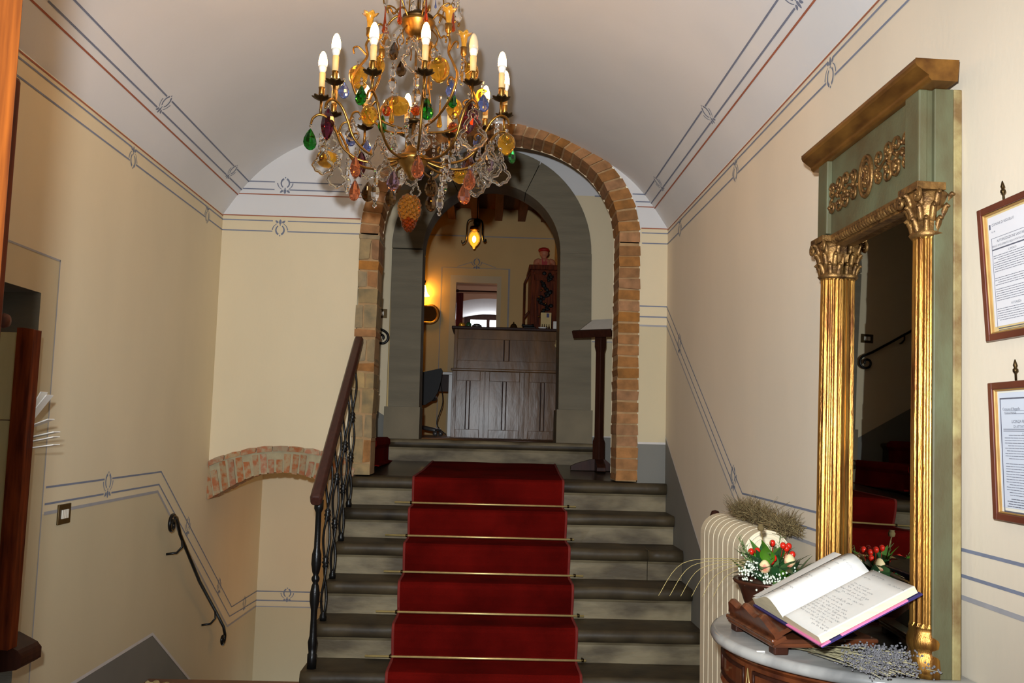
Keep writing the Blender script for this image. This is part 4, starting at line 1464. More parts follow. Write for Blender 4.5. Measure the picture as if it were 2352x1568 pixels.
# frieze ornament
mb = MB()
for r in (.060, .046, .030):
    mb.tube([(-.077, r * .72 * math.cos(2 * PI * i / 28), 1.345 + r * math.sin(2 * PI * i / 28)) for i in range(28)], .0065 if r > .05 else .0045, 6, closed=True)
mb.ball((-.076, 0, 1.345), (.008, .016, .030), 8, 6)
for i in range(7):
    mb.ball((-.080, .014 * math.cos(i * .9), 1.345 + .022 * math.sin(i * .9)), .006, 6, 4)
ml(mb, 'medallion', 'gold_carved')
rm = random.Random(6)
for s in (-1, 1):
    mb = MB()
    for i, (yy, rr) in enumerate(((.092, .032), (.148, .038), (.205, .038), (.260, .034), (.305, .026))):
        up_ = 1 if i % 2 else -1
        for q in (1, -1):
            sp = scroll2d(s * yy, 1.345 + q * rr * .85, rr * .75, 1.3, -q * PI / 2, sgn=q * s * up_, k=20)
            mb.tube([(-.078, a, b) for a, b in sp], .005, 5)
        for k in range(7):
            mb.ball((-.080, s * yy + rm.uniform(-.022, .022), 1.345 + rm.uniform(-.035, .035)), rm.uniform(.005, .009), 6, 4)
    mb.tube([(-.077, s * y_, 1.345 + .010 * math.sin(y_ * 60)) for y_ in rng(.06, .325, 24)], .005, 5)
    ml(mb, 'foliate_scroll', 'gold_carved')

# ================================================================ book on its stand
st = thing('book_stand', 'carved dark wooden book stand on the marble console', 'book stand', (.90, 2.63, TZ), (0, 0, .10))
mb = MB()
mb.box(-.145, .145, -.165, .165, .020, .034)
mb.box(-.150, .150, -.170, .170, .032, .044)
mb.build('base', 'wood_stand', st, bevel=.005, local=True)
for sx in (-1, 1):
    for sy in (-1, 1):
        MB().box(sx * .118 - .02, sx * .118 + .02, sy * .138 - .02, sy * .138 + .02, 0, .022).build('foot', 'wood_dark', st, bevel=.004, local=True)
ca, sa = math.cos(.47), math.sin(.47)


def sl(v, n, z0=.062, x0=-.118):
    return (x0 + v * ca - n * sa, z0 + v * sa + n * ca)


MB().prism([sl(-.012, -.012), sl(.26, -.012), sl(.26, 0), sl(-.012, 0)], -.155, .155, 'y').build('rest_board', 'wood_stand', st, bevel=.003, local=True)
MB().prism([sl(.12, -.012), sl(.15, -.012), (.11, .044), (.085, .044)], -.13, .13, 'y').build('prop', 'wood_dark', st, bevel=.003, local=True)
mb = MB()
vs = []
ns = 60
for i in range(ns + 1):
    y = -.165 + .33 * i / ns
    e = abs(y) / .165
    h = .036 + .007 * math.cos(y * 57) - .026 * max(0, e - .72) / .28 + .010 * max(0, 1 - e * 2.2)
    for v, n_ in ((-.026, -.014), (-.006, -.014), (-.006, h), (-.014, h + .004), (-.026, h)):
        x, z = sl(v, n_)
        vs.append((x, y, z))
mb.add(vs, [(5 * i + j, 5 * i + (j + 1) % 5, 5 * i + 5 + (j + 1) % 5, 5 * i + 5 + j) for i in range(ns) for j in range(5)] + [tuple(range(5))[::-1], tuple(range(5 * ns, 5 * ns + 5))], 0, False)
mb.build('scalloped_ledge', 'wood_stand', st, local=True)
mb = MB()
mb.prism([sl(-.040, -.020), sl(.0, -.020), sl(.0, -.010), sl(-.034, -.010)], -.172, .172, 'y')
mb.build('ledge_moulding', 'wood_stand', st, bevel=.003, local=True)

bk = thing('guest_book', 'open guest book with handwritten pages resting on the wooden stand', 'book', (.806, 2.468, .934), (0, 0, .03))
bc, bs = math.cos(.475), math.sin(.475)


def bp_(u, v, n):
    return (v * bc - n * bs, -u, v * bs + n * bc)


def surf(u):
    return interp([(-.250, .010), (-.20, .017), (-.15, .030), (-.10, .044), (-.07, .049), (-.045, .046), (-.02, .028), (-.005, .006), (0, .003), (.006, .007), (.018, .013), (.04, .015), (.08, .013), (.15, .010), (.250, .008)], u)


PL = .268
us = rng(-.246, .246, 48)
for nm, u_list in (('left_pages', [u for u in us if u <= 0.0001]), ('right_pages', [u for u in us if u >= -.0001])):
    mb = MB()
    n = len(u_list)
    vs = []
    for v in rng(.0, PL, 6):
        for u in u_list:
            vs.append(bp_(u, v, surf(u)))
        for u in reversed(u_list):
            vs.append(bp_(u, v, -.009))
    m2 = 2 * n
    for i in range(6):
        for j in range(m2):
            mb.f.append((i * m2 + j, i * m2 + (j + 1) % m2, (i + 1) * m2 + (j + 1) % m2, (i + 1) * m2 + j))
            mb.mi.append(0 if j < n - 1 else 1)
            mb.sm.append(j < n - 1)
    mb.v = vs
    mb.f += [tuple(range(m2))[::-1], tuple(range(6 * m2, 7 * m2))]
    mb.mi += [1, 1]
    mb.sm += [False, False]
    mb.build(nm, ['paper', 'paper_edge'], bk, local=True)
# a leaf lifting at the far side
mb = MB()
vs = []
for v in rng(.0, PL, 8):
    for k in range(9):
        t = k / 8
        u = -.165 - .08 * t
        vs.append(bp_(u, v + .004, surf(u) + .002 + (.003 + .03 * v) * math.sin(PI * min(1, t * .75))))
mb.add(vs, [(i * 9 + k, i * 9 + k + 1, (i + 1) * 9 + k + 1, (i + 1) * 9 + k) for i in range(8) for k in range(8)], 0, True)
o = mb.build('lifted_page', 'paper', bk, local=True)
mb = MB()
for (v0, v1, u0_, u1, mm) in ((-.006, PL + .006, -.254, .254, 0),):
    vs = [bp_(u, v, n) for n in (-.016, -.011) for u, v in ((u0_, v0), (u1, v0), (u1, v1), (u0_, v1))]
    mb.add(vs, [(0, 1, 2, 3), (7, 6, 5, 4), (0, 4, 5, 1), (1, 5, 6, 2), (2, 6, 7, 3), (3, 7, 4, 0)])
mb.build('cover', 'cover_blue', bk, local=True)
mb = MB()
for (u0_, u1, v0, v1) in ((.02, .2545, -.0066, .005), (.246, .2546, .05, .235), (.246, .2546, -.0066, .02)):
    vs = [bp_(u, v, n) for n in (-.013, -.0095) for u, v in ((u0_, v0), (u1, v0), (u1, v1), (u0_, v1))]
    mb.add(vs, [(0, 1, 2, 3), (7, 6, 5, 4), (0, 4, 5, 1), (1, 5, 6, 2), (2, 6, 7, 3), (3, 7, 4, 0)])
mb.build('endpaper', 'cover_pink', bk, local=True)
rw = random.Random(21)


def scrawl(mb, u0_, u1, v, size):
    u = u0_
    while u < u1:
        wl = rw.uniform(.010, .030)
        pts_ = []
        k = max(4, int(wl / .0016))
        ph = rw.uniform(0, 6)
        for i in range(k + 1):
            uu = u + wl * i / k
            if uu > .243 or uu < -.243:
                break
            vv = v + size * (.5 * math.sin(i * 1.9 + ph) + .35 * math.sin(i * .83 + ph * 2) + (rw.uniform(0, 1.0) if rw.random() < .15 else 0))
            pts_.append(Vector(bp_(uu, vv, surf(uu) + .0007)))
        nrm = Vector((-bs, 0, bc))
        if len(pts_) > 2:
            mb.ribbon([p - nrm * .0013 for p in pts_], .0006, nrm)
        u += wl + rw.uniform(.004, .010)


mb = MB()
for v, a, b in ((.250, .06, .11), (.242, .16, .235), (.232, .05, .08), (.20, .05, .135), (.19, .045, .16), (.18, .05, .15), (.168, .03, .19), (.158, .06, .17), (.150, .02, .05), (.145, .12, .2), (.13, .06, .16), (.118, .03, .14),
                (.106, .03, .19), (.096, .025, .20), (.086, .025, .21), (.076, .03, .19), (.066, .03, .21), (.056, .03, .2), (.046, .03, .18), (.036, .12, .22), (.026, .15, .23)):
    scrawl(mb, a, b, v, .0034)
sm_pts = [Vector(bp_(.115 + .012 * math.cos(a), .138 + .010 * math.sin(a), surf(.12) - .0004)) for a in rng(PI * 1.05, PI * 1.95, 10)]
mb.ribbon(sm_pts, .0007, (-bs, 0, bc))
o = mb.build('handwriting', 'ink', bk, local=True)
o['kind'] = 'stuff'
mb = MB()
for v, a, b in ((.25, -.16, -.07), (.235, -.14, -.03), (.215, -.17, -.06), (.185, -.12, -.05), (.17, -.15, -.08), (.135, -.17, -.07), (.125, -.16, -.06), (.115, -.17, -.08), (.095, -.15, -.07), (.07, -.17, -.05), (.05, -.13, -.06), (.03, -.16, -.09)):
    scrawl(mb, a, b, v, .0034)
o = mb.build('handwriting', 'ink', bk, local=True)
o['kind'] = 'stuff'
pen_c = Vector((1.065, 2.42, 1.055))

# ================================================================ flower pot
PC = (.942, 3.005, TZ)
fp = thing('flower_arrangement', 'brown pot of flowers, red berries and greenery behind the open book', 'flower pot', PC)
MB().lathe([(.0, .002), (.070, .002), (.078, .012), (.098, .075), (.108, .095), (.120, .102), (.123, .108), (.118, .113), (.108, .108), (.098, .098), (.0, .09)], PC, 28).build('pot', 'copper_pot', fp)
rf = random.Random(17)


def leaf_mesh(mb, p, d, n_, L_, w_, fold=.15):
    d = Vector(d).normalized()
    s = d.cross(Vector(n_)).normalized()
    nn_ = s.cross(d)
    ks = 6
    vs = []
    for k in range(ks + 1):
        t = k / ks
        hw_ = w_ * math.sin(PI * t ** .8) * .5
        c = Vector(p) + d * L_ * t - nn_ * (L_ * .18 * t * t)
        vs += [c + s * hw_ + nn_ * hw_ * fold, c, c - s * hw_ + nn_ * hw_ * fold]
    fs = []
    for k in range(ks):
        fs += [(3 * k, 3 * k + 1, 3 * k + 4, 3 * k + 3), (3 * k + 1, 3 * k + 2, 3 * k + 5, 3 * k + 4)]
    mb.add(vs, fs, 0, True)


PT = Vector((PC[0], PC[1], TZ + .10))
for k in range(80):
    a = rf.uniform(0, 2 * PI)
    e = rf.uniform(-.1, 1.2)
    d = (math.cos(a) * math.cos(e), math.sin(a) * math.cos(e), math.sin(e))
    p = PT + Vector((math.cos(a), math.sin(a), 0)) * rf.uniform(.0, .09) + Vector((0, 0, rf.uniform(.0, .07)))
    mb = MB()
    leaf_mesh(mb, p, d, (-math.cos(a), -math.sin(a), 1.5), rf.uniform(.06, .10), rf.uniform(.03, .05))
    mb.build('leaf', rf.choice(('leaf_dark', 'leaf_dark', 'leaf_green')), fp)
for k in range(9):
    a = rf.uniform(-2.6, 2.6) + PI
    p = PT + Vector((math.cos(a) * .05, math.sin(a) * .05, .02))
    d = Vector((math.cos(a) * .6, math.sin(a) * .6, .85)).normalized()
    mb = MB()
    L_ = rf.uniform(.10, .15)
    mb.tube([p, p + d * L_ * .5, p + d * L_ + Vector((0, 0, .01))], [.0012, .001, .0006], 4)
    for j in range(16):
        t = .3 + .7 * j / 16
        q = p + d * L_ * t
        s = Vector((rf.uniform(-1, 1), rf.uniform(-1, 1), rf.uniform(.2, 1.2))).normalized()
        mb.tube([q, q + s * rf.uniform(.012, .024)], [.0011, .0005], 3)
    mb.build('sprig', 'sprig_green', fp)
BER = [(-.03, -.05, .075), (-.018, -.055, .078), (-.07, .0, .10), (.03, -.03, .125), (.045, -.02, .115), (.0, -.01, .13), (.055, -.05, .10), (.06, .0, .12), (-.012, -.062, .088), (.075, -.075, .03), (-.055, -.02, .105), (.02, .05, .12)]
for (x, y, z) in BER:
    mb = MB().ball((PT.x + x * .95, PT.y + y, PT.z + z), (.010, .010, .011), 10, 7)
    mb.tube([(PT.x + x * .95, PT.y + y, PT.z + z), (PT.x + x * .8, PT.y + y * .7, PT.z + z * .7)], .0009, 4)
    mb.build('berry', 'berry', fp)
for (x, y, z) in ((-.045, -.075, .062), (.035, -.075, .082), (.05, .045, .08)):
    mb = MB().lathe([(0, -.020), (.012, -.016), (.018, -.004), (.017, .008), (.010, .018), (.004, .022), (0, .022)], (PT.x + x, PT.y + y, PT.z + z), 10)
    mb.build('rosebud', 'rosebud', fp)
mb = MB()
for cx, cy, cz, rr, n_ in ((-.085, -.06, .05, .035, 80), (-.04, -.085, .015, .03, 60), (.0, -.10, .018, .025, 40), (.05, -.08, .03, .03, 60), (.02, -.105, .005, .03, 30), (.06, .06, .05, .03, 40)):
    for j in range(n_):
        mb.ball((PT.x + cx + rf.gauss(0, rr * .5), PT.y + cy + rf.gauss(0, rr * .5), PT.z + cz + rf.gauss(0, rr * .5)), rf.uniform(.0025, .0045), 5, 4)
o = mb.build('small_blossoms', 'blossom', fp)
o['kind'] = 'stuff'
for k in range(6):
    mb = MB()
    z0_ = PT.z + .02 + .01 * k
    ex = -.16 - .03 * k
    mb.tube(crom([(PT.x - .06, PT.y - .02, z0_), (PT.x + ex * .5, PT.y - .02 - .01 * k, z0_ + .035 - .004 * k), (PT.x + ex, PT.y - .03 - .012 * k, z0_ + .0), (PT.x + ex * 1.25, PT.y - .04 - .012 * k, z0_ - .06 - .008 * k)], 6), .0009, 4)
    mb.build('grass_blade', 'grass_blade', fp)
mb = MB().lathe([(0, 0), (.010, .004), (.012, .014), (.008, .022), (.010, .024), (0, .024)], (PT.x - .035, PT.y, PT.z + .165), 10)
mb.tube([(PT.x - .035, PT.y, PT.z + .168), (PT.x - .01, PT.y, PT.z + .05)], .002, 5)
mb.build('poppy_head', 'dry_grass', fp)

# ================================================================ dried lavender on the table
lv = thing('dried_lavender', 'dried grey lavender bunch lying on the marble in front of the mirror', 'dried plants', (1.0, 2.36, TZ))
ms, mf = MB(), MB()
A0, A1 = Vector((.90, 2.515, TZ + .006)), Vector((1.015, 2.265, TZ + .012))
for k in range(120):
    s0 = A0 + Vector((rf.gauss(0, .022), rf.gauss(0, .022), abs(rf.gauss(0, .004))))
    s1 = A1 + Vector((rf.gauss(0, .036), rf.gauss(0, .036), abs(rf.gauss(0, .018))))
    if k % 9 == 0:
        s0 += (s0 - s1) * .35 + Vector((0, 0, .015))
    s0.z = max(s0.z, TZ + .002)
    mid = s0.lerp(s1, .5) + Vector((rf.gauss(0, .006), rf.gauss(0, .006), .004))
    ms.tube([s0, mid, s1], .0011, 4)
    for j in range(24):
        q = s1.lerp(mid, .55 * rf.random()) + Vector((rf.gauss(0, .006), rf.gauss(0, .006), rf.gauss(.003, .006)))
        q.z = max(q.z, TZ + .003)
        mf.ball(q, (rf.uniform(.002, .0042), rf.uniform(.002, .0042), rf.uniform(.002, .0035)), 5, 3, smooth=False)
ms.tube([(.93, 2.37, TZ + .006), (.98, 2.42, TZ + .02), (1.03, 2.50, TZ + .035)], .0012, 4)
for j in range(8):
    mf.ball((.92 + rf.uniform(-.012, .008), 2.37 + rf.uniform(-.01, .01), TZ + .006), .004, 5, 3, smooth=False)
o = ms.build('stalks', 'lavender_stem', lv)
o['kind'] = 'stuff'
o = mf.build('flower_heads', 'lavender', lv)
o['kind'] = 'stuff'
o = tag(MB().box(.741, .763, 2.49, 2.494, TZ + .0005, TZ + .004).build('matchstick', 'paper'), 'tiny white stick lying on the marble in front of the book stand', 'stick')


# ================================================================ framed licences
def flat_text(par, body, size, o3, U, V, m='ink_print', align='LEFT', off=.0008):
    cu = bpy.data.curves.new('text', 'FONT')
    cu.body = body
    cu.size = size
    cu.align_x = align
    cu.resolution_u = 2
    to = bpy.data.objects.new('text', cu)
    COL.objects.link(to)
    bpy.context.view_layer.update()
    me = bpy.data.meshes.new_from_object(to.evaluated_get(bpy.context.evaluated_depsgraph_get()))
    bpy.data.objects.remove(to, do_unlink=True)
    me.name = 'lettering'
    O, U, V = Vector(o3), Vector(U), Vector(V)
    nrm = U.cross(V).normalized()
    for v in me.vertices:
        v.co = O + U * v.co.x + V * v.co.y + nrm * off
    me.materials.clear()
    me.materials.append(MATS[m])
    ob = bpy.data.objects.new('lettering', me)
    COL.objects.link(ob)
    ob.parent = par
    W[ob.name] = W[par.name].copy()
    return ob


def framed(label, y_far, z0, z1, wdt, tilt, mats, lines, texts, border):
    """local axes: x = out of the wall (towards the room), y = along the wall, z = up"""
    t = thing('picture_frame', label, 'framed certificate', (XR - .004, y_far, z0), (0, -tilt, 0))
    H = z1 - z0
    # frame profile, four mitred bars; the sheet reads along minus y
    Wd = wdt

    def bar(p0, p1, inn):
        pass
    mb = MB()
    for w0, w1, d0, d1 in ((0, .016, .0, .020), (.016, .020, .0, .016)):
        mi = 0 if w0 == 0 else 1
        mb.box(-d1, -d0, -w1, -w0, w0, H - w0, mi)
        mb.box(-d1, -d0, -Wd + w0, -Wd + w1, w0, H - w0, mi)
        mb.box(-d1, -d0, -Wd + w1, -w1, w0, w1, mi)
        mb.box(-d1, -d0, -Wd + w1, -w1, H - w1, H - w0, mi)
    mb.build('frame', ['wood_frame', 'frame_gilt'], t, bevel=.002, local=True)
    sheet = MB().box(-.008, -.002, -Wd + .02, -.02, .02, H - .02).build('mount_board', mats[0], t, local=True)
    mg = border
    MB().box(-.0092, -.008, -Wd + .02 + mg, -.02 - mg * .7, .02 + mg * 1.2, H - .02 - mg * .5).build('document', mats[1], t, local=True)
    mb = MB()
    for (u, v, w_, h_) in lines:                                    # u from the left edge of the sheet, v from its top
        y0 = -.02 - u
        zt = H - .02 - v
        mb.box(-.0098, -.0092, y0 - w_, y0, zt - h_, zt)
    o = mb.build('print_lines', 'ink_print', t, local=True)
    o['kind'] = 'stuff'
    for (txt, u, v, s, al) in texts:
        flat_text(t, txt, s, (-.0094, -.02 - u, H - .02 - v), (0, -1, 0), (0, 0, 1), align=al)
    MB().lathe([(.0, 0), (.0025, .002), (.0025, .018), (.006, .022), (.006, .027), (.003, .030), (.005, .036), (.0015, .048), (0, .05)], (-.004, -Wd * .40, H), 8).build('finial_hook', 'brass_dark', t, local=True)
    return t


rl = random.Random(2)


def body_lines(v0, v1, u0_, u1, step, h=.0011, gap=.12):
    out = []
    v = v0
    while v < v1:
        if rl.random() > gap:
            a = u0_ + (rl.uniform(.0, .02) if rl.random() < .3 else 0)
            b = u1 - (rl.uniform(.0, .06) if rl.random() < .35 else 0)
            while a < b:
                w_ = rl.uniform(.006, .018)
                out.append((a, v, min(w_, b - a), h))
                a += w_ + .002
        v += step
    return out


ln = body_lines(.098, .136, .022, .20, .0052) + body_lines(.150, .205, .022, .20, .0052) + body_lines(.222, .25, .022, .20, .0052)
ln += [(.018, .056, .19, .0008), (.018, .082, .19, .003), (.018, .056, .0008, .21), (.022, .266, .19, .0022), (.012, .022, .006, .012), (.022, .271, .17, .0012)]
framed('upper dark wooden frame with a typed white permit on the right wall', 2.117, 1.652, 1.966, .225, .05, ('mount', 'paper_cert'), ln,
       [('COMUNE DI REGGELLO', .024, .028, .0085, 'LEFT'), ('N. 140', .022, .043, .0055, 'LEFT'), ('AUTORIZZAZIONE SANITARIA', .10, .068, .0085, 'CENTER'), ("PER LO SVOLGIMENTO DELL'ATTIVITA' ALBERGHIERA", .10, .078, .0066, 'CENTER'),
        ('IL SINDACO', .10, .094, .006, 'CENTER'), ('AUTORIZZA', .10, .217, .007, 'CENTER')], .010)
ln = body_lines(.100, .235, .026, .20, .0058) + [(.012, .016, .19, .0032), (.012, .270, .19, .0032), (.012, .016, .0026, .257), (.03, .045, .12, .0008), (.03, .052, .12, .0008), (.022, .086, .19, .0016), (.022, .090, .19, .0016)]
ln += body_lines(.242, .262, .026, .20, .0055, .0016, 0)
framed('lower dark wooden frame with a bluish printed licence on the right wall', 2.103, 1.240, 1.553, .225, .02, ('mount_pale', 'paper_blue'), ln,
       [('Comune di Reggello', .022, .044, .0085, 'LEFT'), ('Provincia FIRENZE', .03, .052, .006, 'LEFT'), ("LICENZA PER L'ESERCIZIO", .11, .073, .0092, 'CENTER'), ('DI ATTIVITÀ RICETTIVA', .11, .084, .0088, 'CENTER'), ('IL SINDACO', .11, .098, .0052, 'CENTER')], .008)
# ================================================================ reception room beyond the doorway
RZ, RY = 1.31, 12.0
RXL, RXR = -2.2, .85
mb = MB()
mb.box(RXL, RXR, YP + .28, RY, RZ - .1, RZ)
mb.box(-1.6, 1.4, RY, 17.2, RZ - .1, RZ)
struct(mb.build('floor_reception', 'floor_tile'))
mb = MB()
DX0, DX1, DZ = -.447, .095, 3.325
pwr = lambda a, z: (a, RY, z)
colwall(mb, [RXL, -.525], lambda x: RZ, lambda x: 4.33, [(99, 0)], pwr)
colwall(mb, [-.525, DX0], lambda x: RZ, lambda x: 4.33, [(3.42, 1), (99, 0)], pwr)
colwall(mb, [DX0, DX1], lambda x: DZ, lambda x: 4.33, [(3.42, 1), (99, 0)], pwr)
colwall(mb, [DX1, .15], lambda x: RZ, lambda x: 4.33, [(3.42, 1), (99, 0)], pwr)
colwall(mb, [.15, RXR], lambda x: RZ, lambda x: 4.33, [(99, 0)], pwr)
for x in (DX0, DX1):
    mb.add([(x, RY, RZ), (x, RY + .12, RZ), (x, RY + .12, DZ), (x, RY, DZ)], [(0, 1, 2, 3)], 0)
mb.add([(DX0, RY, DZ), (DX1, RY, DZ), (DX1, RY + .12, DZ), (DX0, RY + .12, DZ)], [(0, 1, 2, 3)], 0)
wr_b = struct(mb.build('wall_reception_back', ['plaster_room', 'surround', 'paint_grey']))
stroke(wr_b, B3([(RXL, 3.95), (RXR, 3.95)], RY), .014, BW, 'paint_bluegrey')
for pts in ([(-.643, RZ), (-.643, 3.52), (.251, 3.52), (.251, RZ)],):
    stroke(wr_b, B3(pts, RY), .010, BW, 'paint_bluegrey')
stroke(wr_b, B3([(-.44, 3.535), (-.25, 3.60)], RY), .008, BW, 'paint_bluegrey')
stroke(wr_b, B3([(-.12, 3.60), (.07, 3.535)], RY), .008, BW, 'paint_bluegrey')
ornament(wr_b, (-.184, RY, 3.585), (1, 0, 0), (0, 0, -1), BW, .14, 'paint_blue')
mb = MB()
mb.add([(RXL, YP + .3, RZ), (RXL, RY, RZ), (RXL, RY, 4.4), (RXL, YP + .3, 4.4)], [(3, 2, 1, 0)])
mb.add([(RXR, YP + .3, RZ), (RXR, RY, RZ), (RXR, RY, 4.4), (RXR, YP + .3, 4.4)], [(0, 1, 2, 3)])
xs = [RXL] + [PX + (PRI + .05) * math.sin(t) for t in rng(-PI / 2, PI / 2, 24)] + [RXR]
colwall(mb, xs, lambda x: PZ + math.sqrt(max(0, (PRI + .05) ** 2 - (x - PX) ** 2)) if abs(x - PX) < PRI + .049 else RZ, lambda x: 4.4, [(99, 0)], lambda a, z: (a, YP + .305, z))
struct(mb.build('wall_reception_side', 'plaster_room'))
mb = MB()
mb.box(RXL, RXR, YP + .3, RY, 4.33, 4.40)
cr = struct(mb.build('ceiling_reception', 'beam_wood'))
for k in range(9):
    x = -1.76 + .308 * k
    MB().box(x - .05, x + .05, YP + .3, RY, 4.17, 4.33).build('ceiling_beam', 'beam_wood', cr)
# the room behind, with its vault and window
mb = MB()
mb.add([(-1.6, RY + .12, RZ), (-1.6, 17, RZ), (-1.6, 17, 4.2), (-1.6, RY + .12, 4.2)], [(3, 2, 1, 0)])
mb.add([(1.4, RY + .12, RZ), (1.4, 17, RZ), (1.4, 17, 4.2), (1.4, RY + .12, 4.2)], [(0, 1, 2, 3)])
ar = lambda x: 3.405 - .30 * max(0, abs(x - .0) / 1.0) ** 2
colwall(mb, rng(-1.6, 1.4, 30), ar, lambda x: 4.2, [(99, 0)], lambda a, z: (a, 14.0, z))
mb.add([(-1.6, RY + .12, 4.2), (1.4, RY + .12, 4.2), (1.4, 14, 4.2), (-1.6, 14, 4.2)], [(0, 1, 2, 3)])
xs = rng(-1.6, 1.4, 30)
for a, b in zip(xs, xs[1:]):
    mb.add([(a, 14.0, ar(a)), (b, 14.0, ar(b)), (b, 17.0, ar(b) + .12), (a, 17.0, ar(a) + .12)], [(0, 1, 2, 3)], 1, True)
for x0, x1, z0, z1 in ((-1.6, -.46, RZ, 3.6), (.74, 1.4, RZ, 3.6), (-.46, .74, 3.52, 3.6), (-.46, .74, RZ, 2.3)):
    mb.add([(x0, 17, z0), (x1, 17, z0), (x1, 17, z1), (x0, 17, z1)], [(0, 1, 2, 3)], 0)
struct(mb.build('wall_far_room', ['plaster_pink', 'plaster_white']))
win = MB()
for x0, x1, z0, z1 in ((-.46, .74, 3.42, 3.52), (-.46, -.345, 2.3, 3.42), (-.045, .018, 2.3, 3.42), (.16, .24, 2.3, 3.42), (.64, .74, 2.3, 3.42), (-.46, .74, 2.3, 2.38)):
    win.box(x0, x1, 16.96, 17.02, z0, z1)
wnd = struct(win.build('window_1', 'wood_dark'))
for x0, x1 in ((-.345, -.045), (.018, .16), (.24, .64)):
    MB().box(x0, x1, 17.0, 17.01, 2.38, 3.42).build('window_pane', 'window_sky', wnd)

cur = thing('curtain', 'dark red curtain on a rod in the far reception doorway', 'curtain', (-.40, RY + .09, RZ))
MB().tube([(-.445, RY + .09, 3.224), (.094, RY + .09, 3.228)], .011, 8).ball((-.43, RY + .09, 3.224), .022, 8, 6).build('rod', 'wood_dark', cur)
mb = MB()
vs = []
for k in range(25):
    x = -.435 + .085 * k / 24
    y = RY + .09 + .014 * math.sin(k * 1.05)
    vs += [(x, y, RZ + .02), (x, y, 3.20)]
mb.add(vs, [(2 * k, 2 * k + 2, 2 * k + 3, 2 * k + 1) for k in range(24)], 0, True)
o = mb.build('drape', 'curtain', cur)
o.modifiers.new('thickness', 'SOLIDIFY').thickness = .004

# ---- reception counter
CY0, CY1, CXA, CXB, CZT = 9.40, 9.95, -.36, .80, 2.455
ct = thing('reception_counter', 'tall panelled wooden reception counter seen through the stone doorway', 'counter', (.2, 9.6, RZ))
MB().box(CXA + .01, CXB, CY0 + .02, CY1, RZ, CZT - .03).build('carcass', 'wood_counter', ct)
MB().box(CXA - .02, CXB, CY0 - .03, CY1 + .02, CZT - .03, CZT).build('top', 'wood_dark', ct, bevel=.006)
MB().box(CXA - .015, CXB, CY0 - .03, CY0 + .03, 1.995, 2.020).build('ledge', 'wood_counter', ct, bevel=.006)


def frame_panel(x0, x1, z0, z1, cols, nm, sw=.05, mw=.045):
    mb = MB()
    mb.box(x0, x0 + sw, CY0, CY0 + .022, z0, z1)
    mb.box(x1 - sw, x1, CY0, CY0 + .022, z0, z1)
    mb.box(x0 + sw, x1 - sw, CY0 + .001, CY0 + .022, z0, z0 + .085)
    mb.box(x0 + sw, x1 - sw, CY0 + .001, CY0 + .022, z1 - .10, z1)
    for c in cols:
        mb.box(c - mw / 2, c + mw / 2, CY0 + .002, CY0 + .022, z0 + .085, z1 - .10)
        for s in (-1, 1):
            mb.box(c + s * mw * .62 - .005, c + s * mw * .62 + .005, CY0 + .012, CY0 + .022, z0 + .085, z1 - .10, 1)
    mb.build(nm, ['wood_counter', 'wood_dark'], ct, bevel=.003, seg=1)


frame_panel(CXA + .01, CXB, 2.02, CZT - .03, (.192,), 'upper_panel', .035)
for x0, x1 in ((CXA, -.028), (-.020, .378), (.386, CXB)):
    frame_panel(x0, x1, RZ + .002, 1.995, ((x0 + x1) / 2 + (.0 if x0 < .3 else -.02),), 'lower_panel', .045, .032)


def top_item(name, label, cat, prof, x, y, m, n=14, sc=(1, 1)):
    t = MB().lathe(prof, (x, y, CZT + .0005), n, sc=sc).build(name, m)
    return tag(t, label, cat)


top_item('desk_bell', 'small domed bronze desk bell on the reception counter', 'bell', [(.045, 0), (.045, .012), (.038, .018), (.036, .030), (.022, .048), (.006, .055), (.008, .062), (.004, .072), (0, .073)], .26, 9.5, 'plate_bronze')
top_item('counter_dish', 'white oval dish on the counter in front of the yellow box', 'dish', [(.02, 0), (.035, .006), (.048, .020), (.044, .020), (.0, .010)], .56, 9.46, 'bulb_collar', sc=(1, .7))
ph = thing('telephone', 'dark desk telephone lying on the reception counter', 'telephone', (.42, 9.52, CZT))
MB().box(.36, .49, 9.46, 9.60, CZT + .0005, CZT + .025).build('base', 'leather_black', ph, bevel=.008)
MB().tube([(.345, 9.49, CZT + .042), (.37, 9.49, CZT + .036), (.44, 9.49, CZT + .036), (.47, 9.49, CZT + .042)], [.016, .012, .012, .016], 8).build('handset', 'leather_black', ph)
yb_ = thing('display_box', 'yellow leaflet box with a blue panel at the counter end', 'box', (.60, 9.58, CZT))
MB().box(.545, .655, 9.54, 9.62, CZT + .0005, CZT + .185).build('carton', 'mount', yb_)
MB().box(.605, .632, 9.536, 9.540, CZT + .135, CZT + .178).build('blue_panel', 'cover_blue', yb_)
for k in range(4):
    MB().lathe([(.010, 0), (.010, .03), (.004, .042), (.004, .06)], (.56 + .024 * k, 9.525, CZT + .0005), 8).build('bottle_print', 'wood_dark', yb_)
tag(MB().box(.675, .735, 9.52, 9.56, CZT + .0005, CZT + .095).build('white_card', 'paper', bevel=.004), 'small white card standing at the right end of the counter', 'card')
for k, (x, r, h, m, lab) in enumerate(((-.28, .035, .045, 'glass_flower', 'low amber glass bowl at the left end of the counter'), (-.21, .032, .055, 'leaf_dark', 'small green pot on the counter left of the window view'), (-.125, .055, .045, 'chrome_grey', 'grey rounded pouch lying on the counter in front of the bright window'))):
    top_item(('glass_bowl', 'green_pot', 'grey_pouch')[k], lab, ('bowl', 'pot', 'pouch')[k], [(r * .7, 0), (r, h * .35), (r * .9, h * .7), (r * .5, h), (0, h)], x, 9.48 + .03 * k, m)
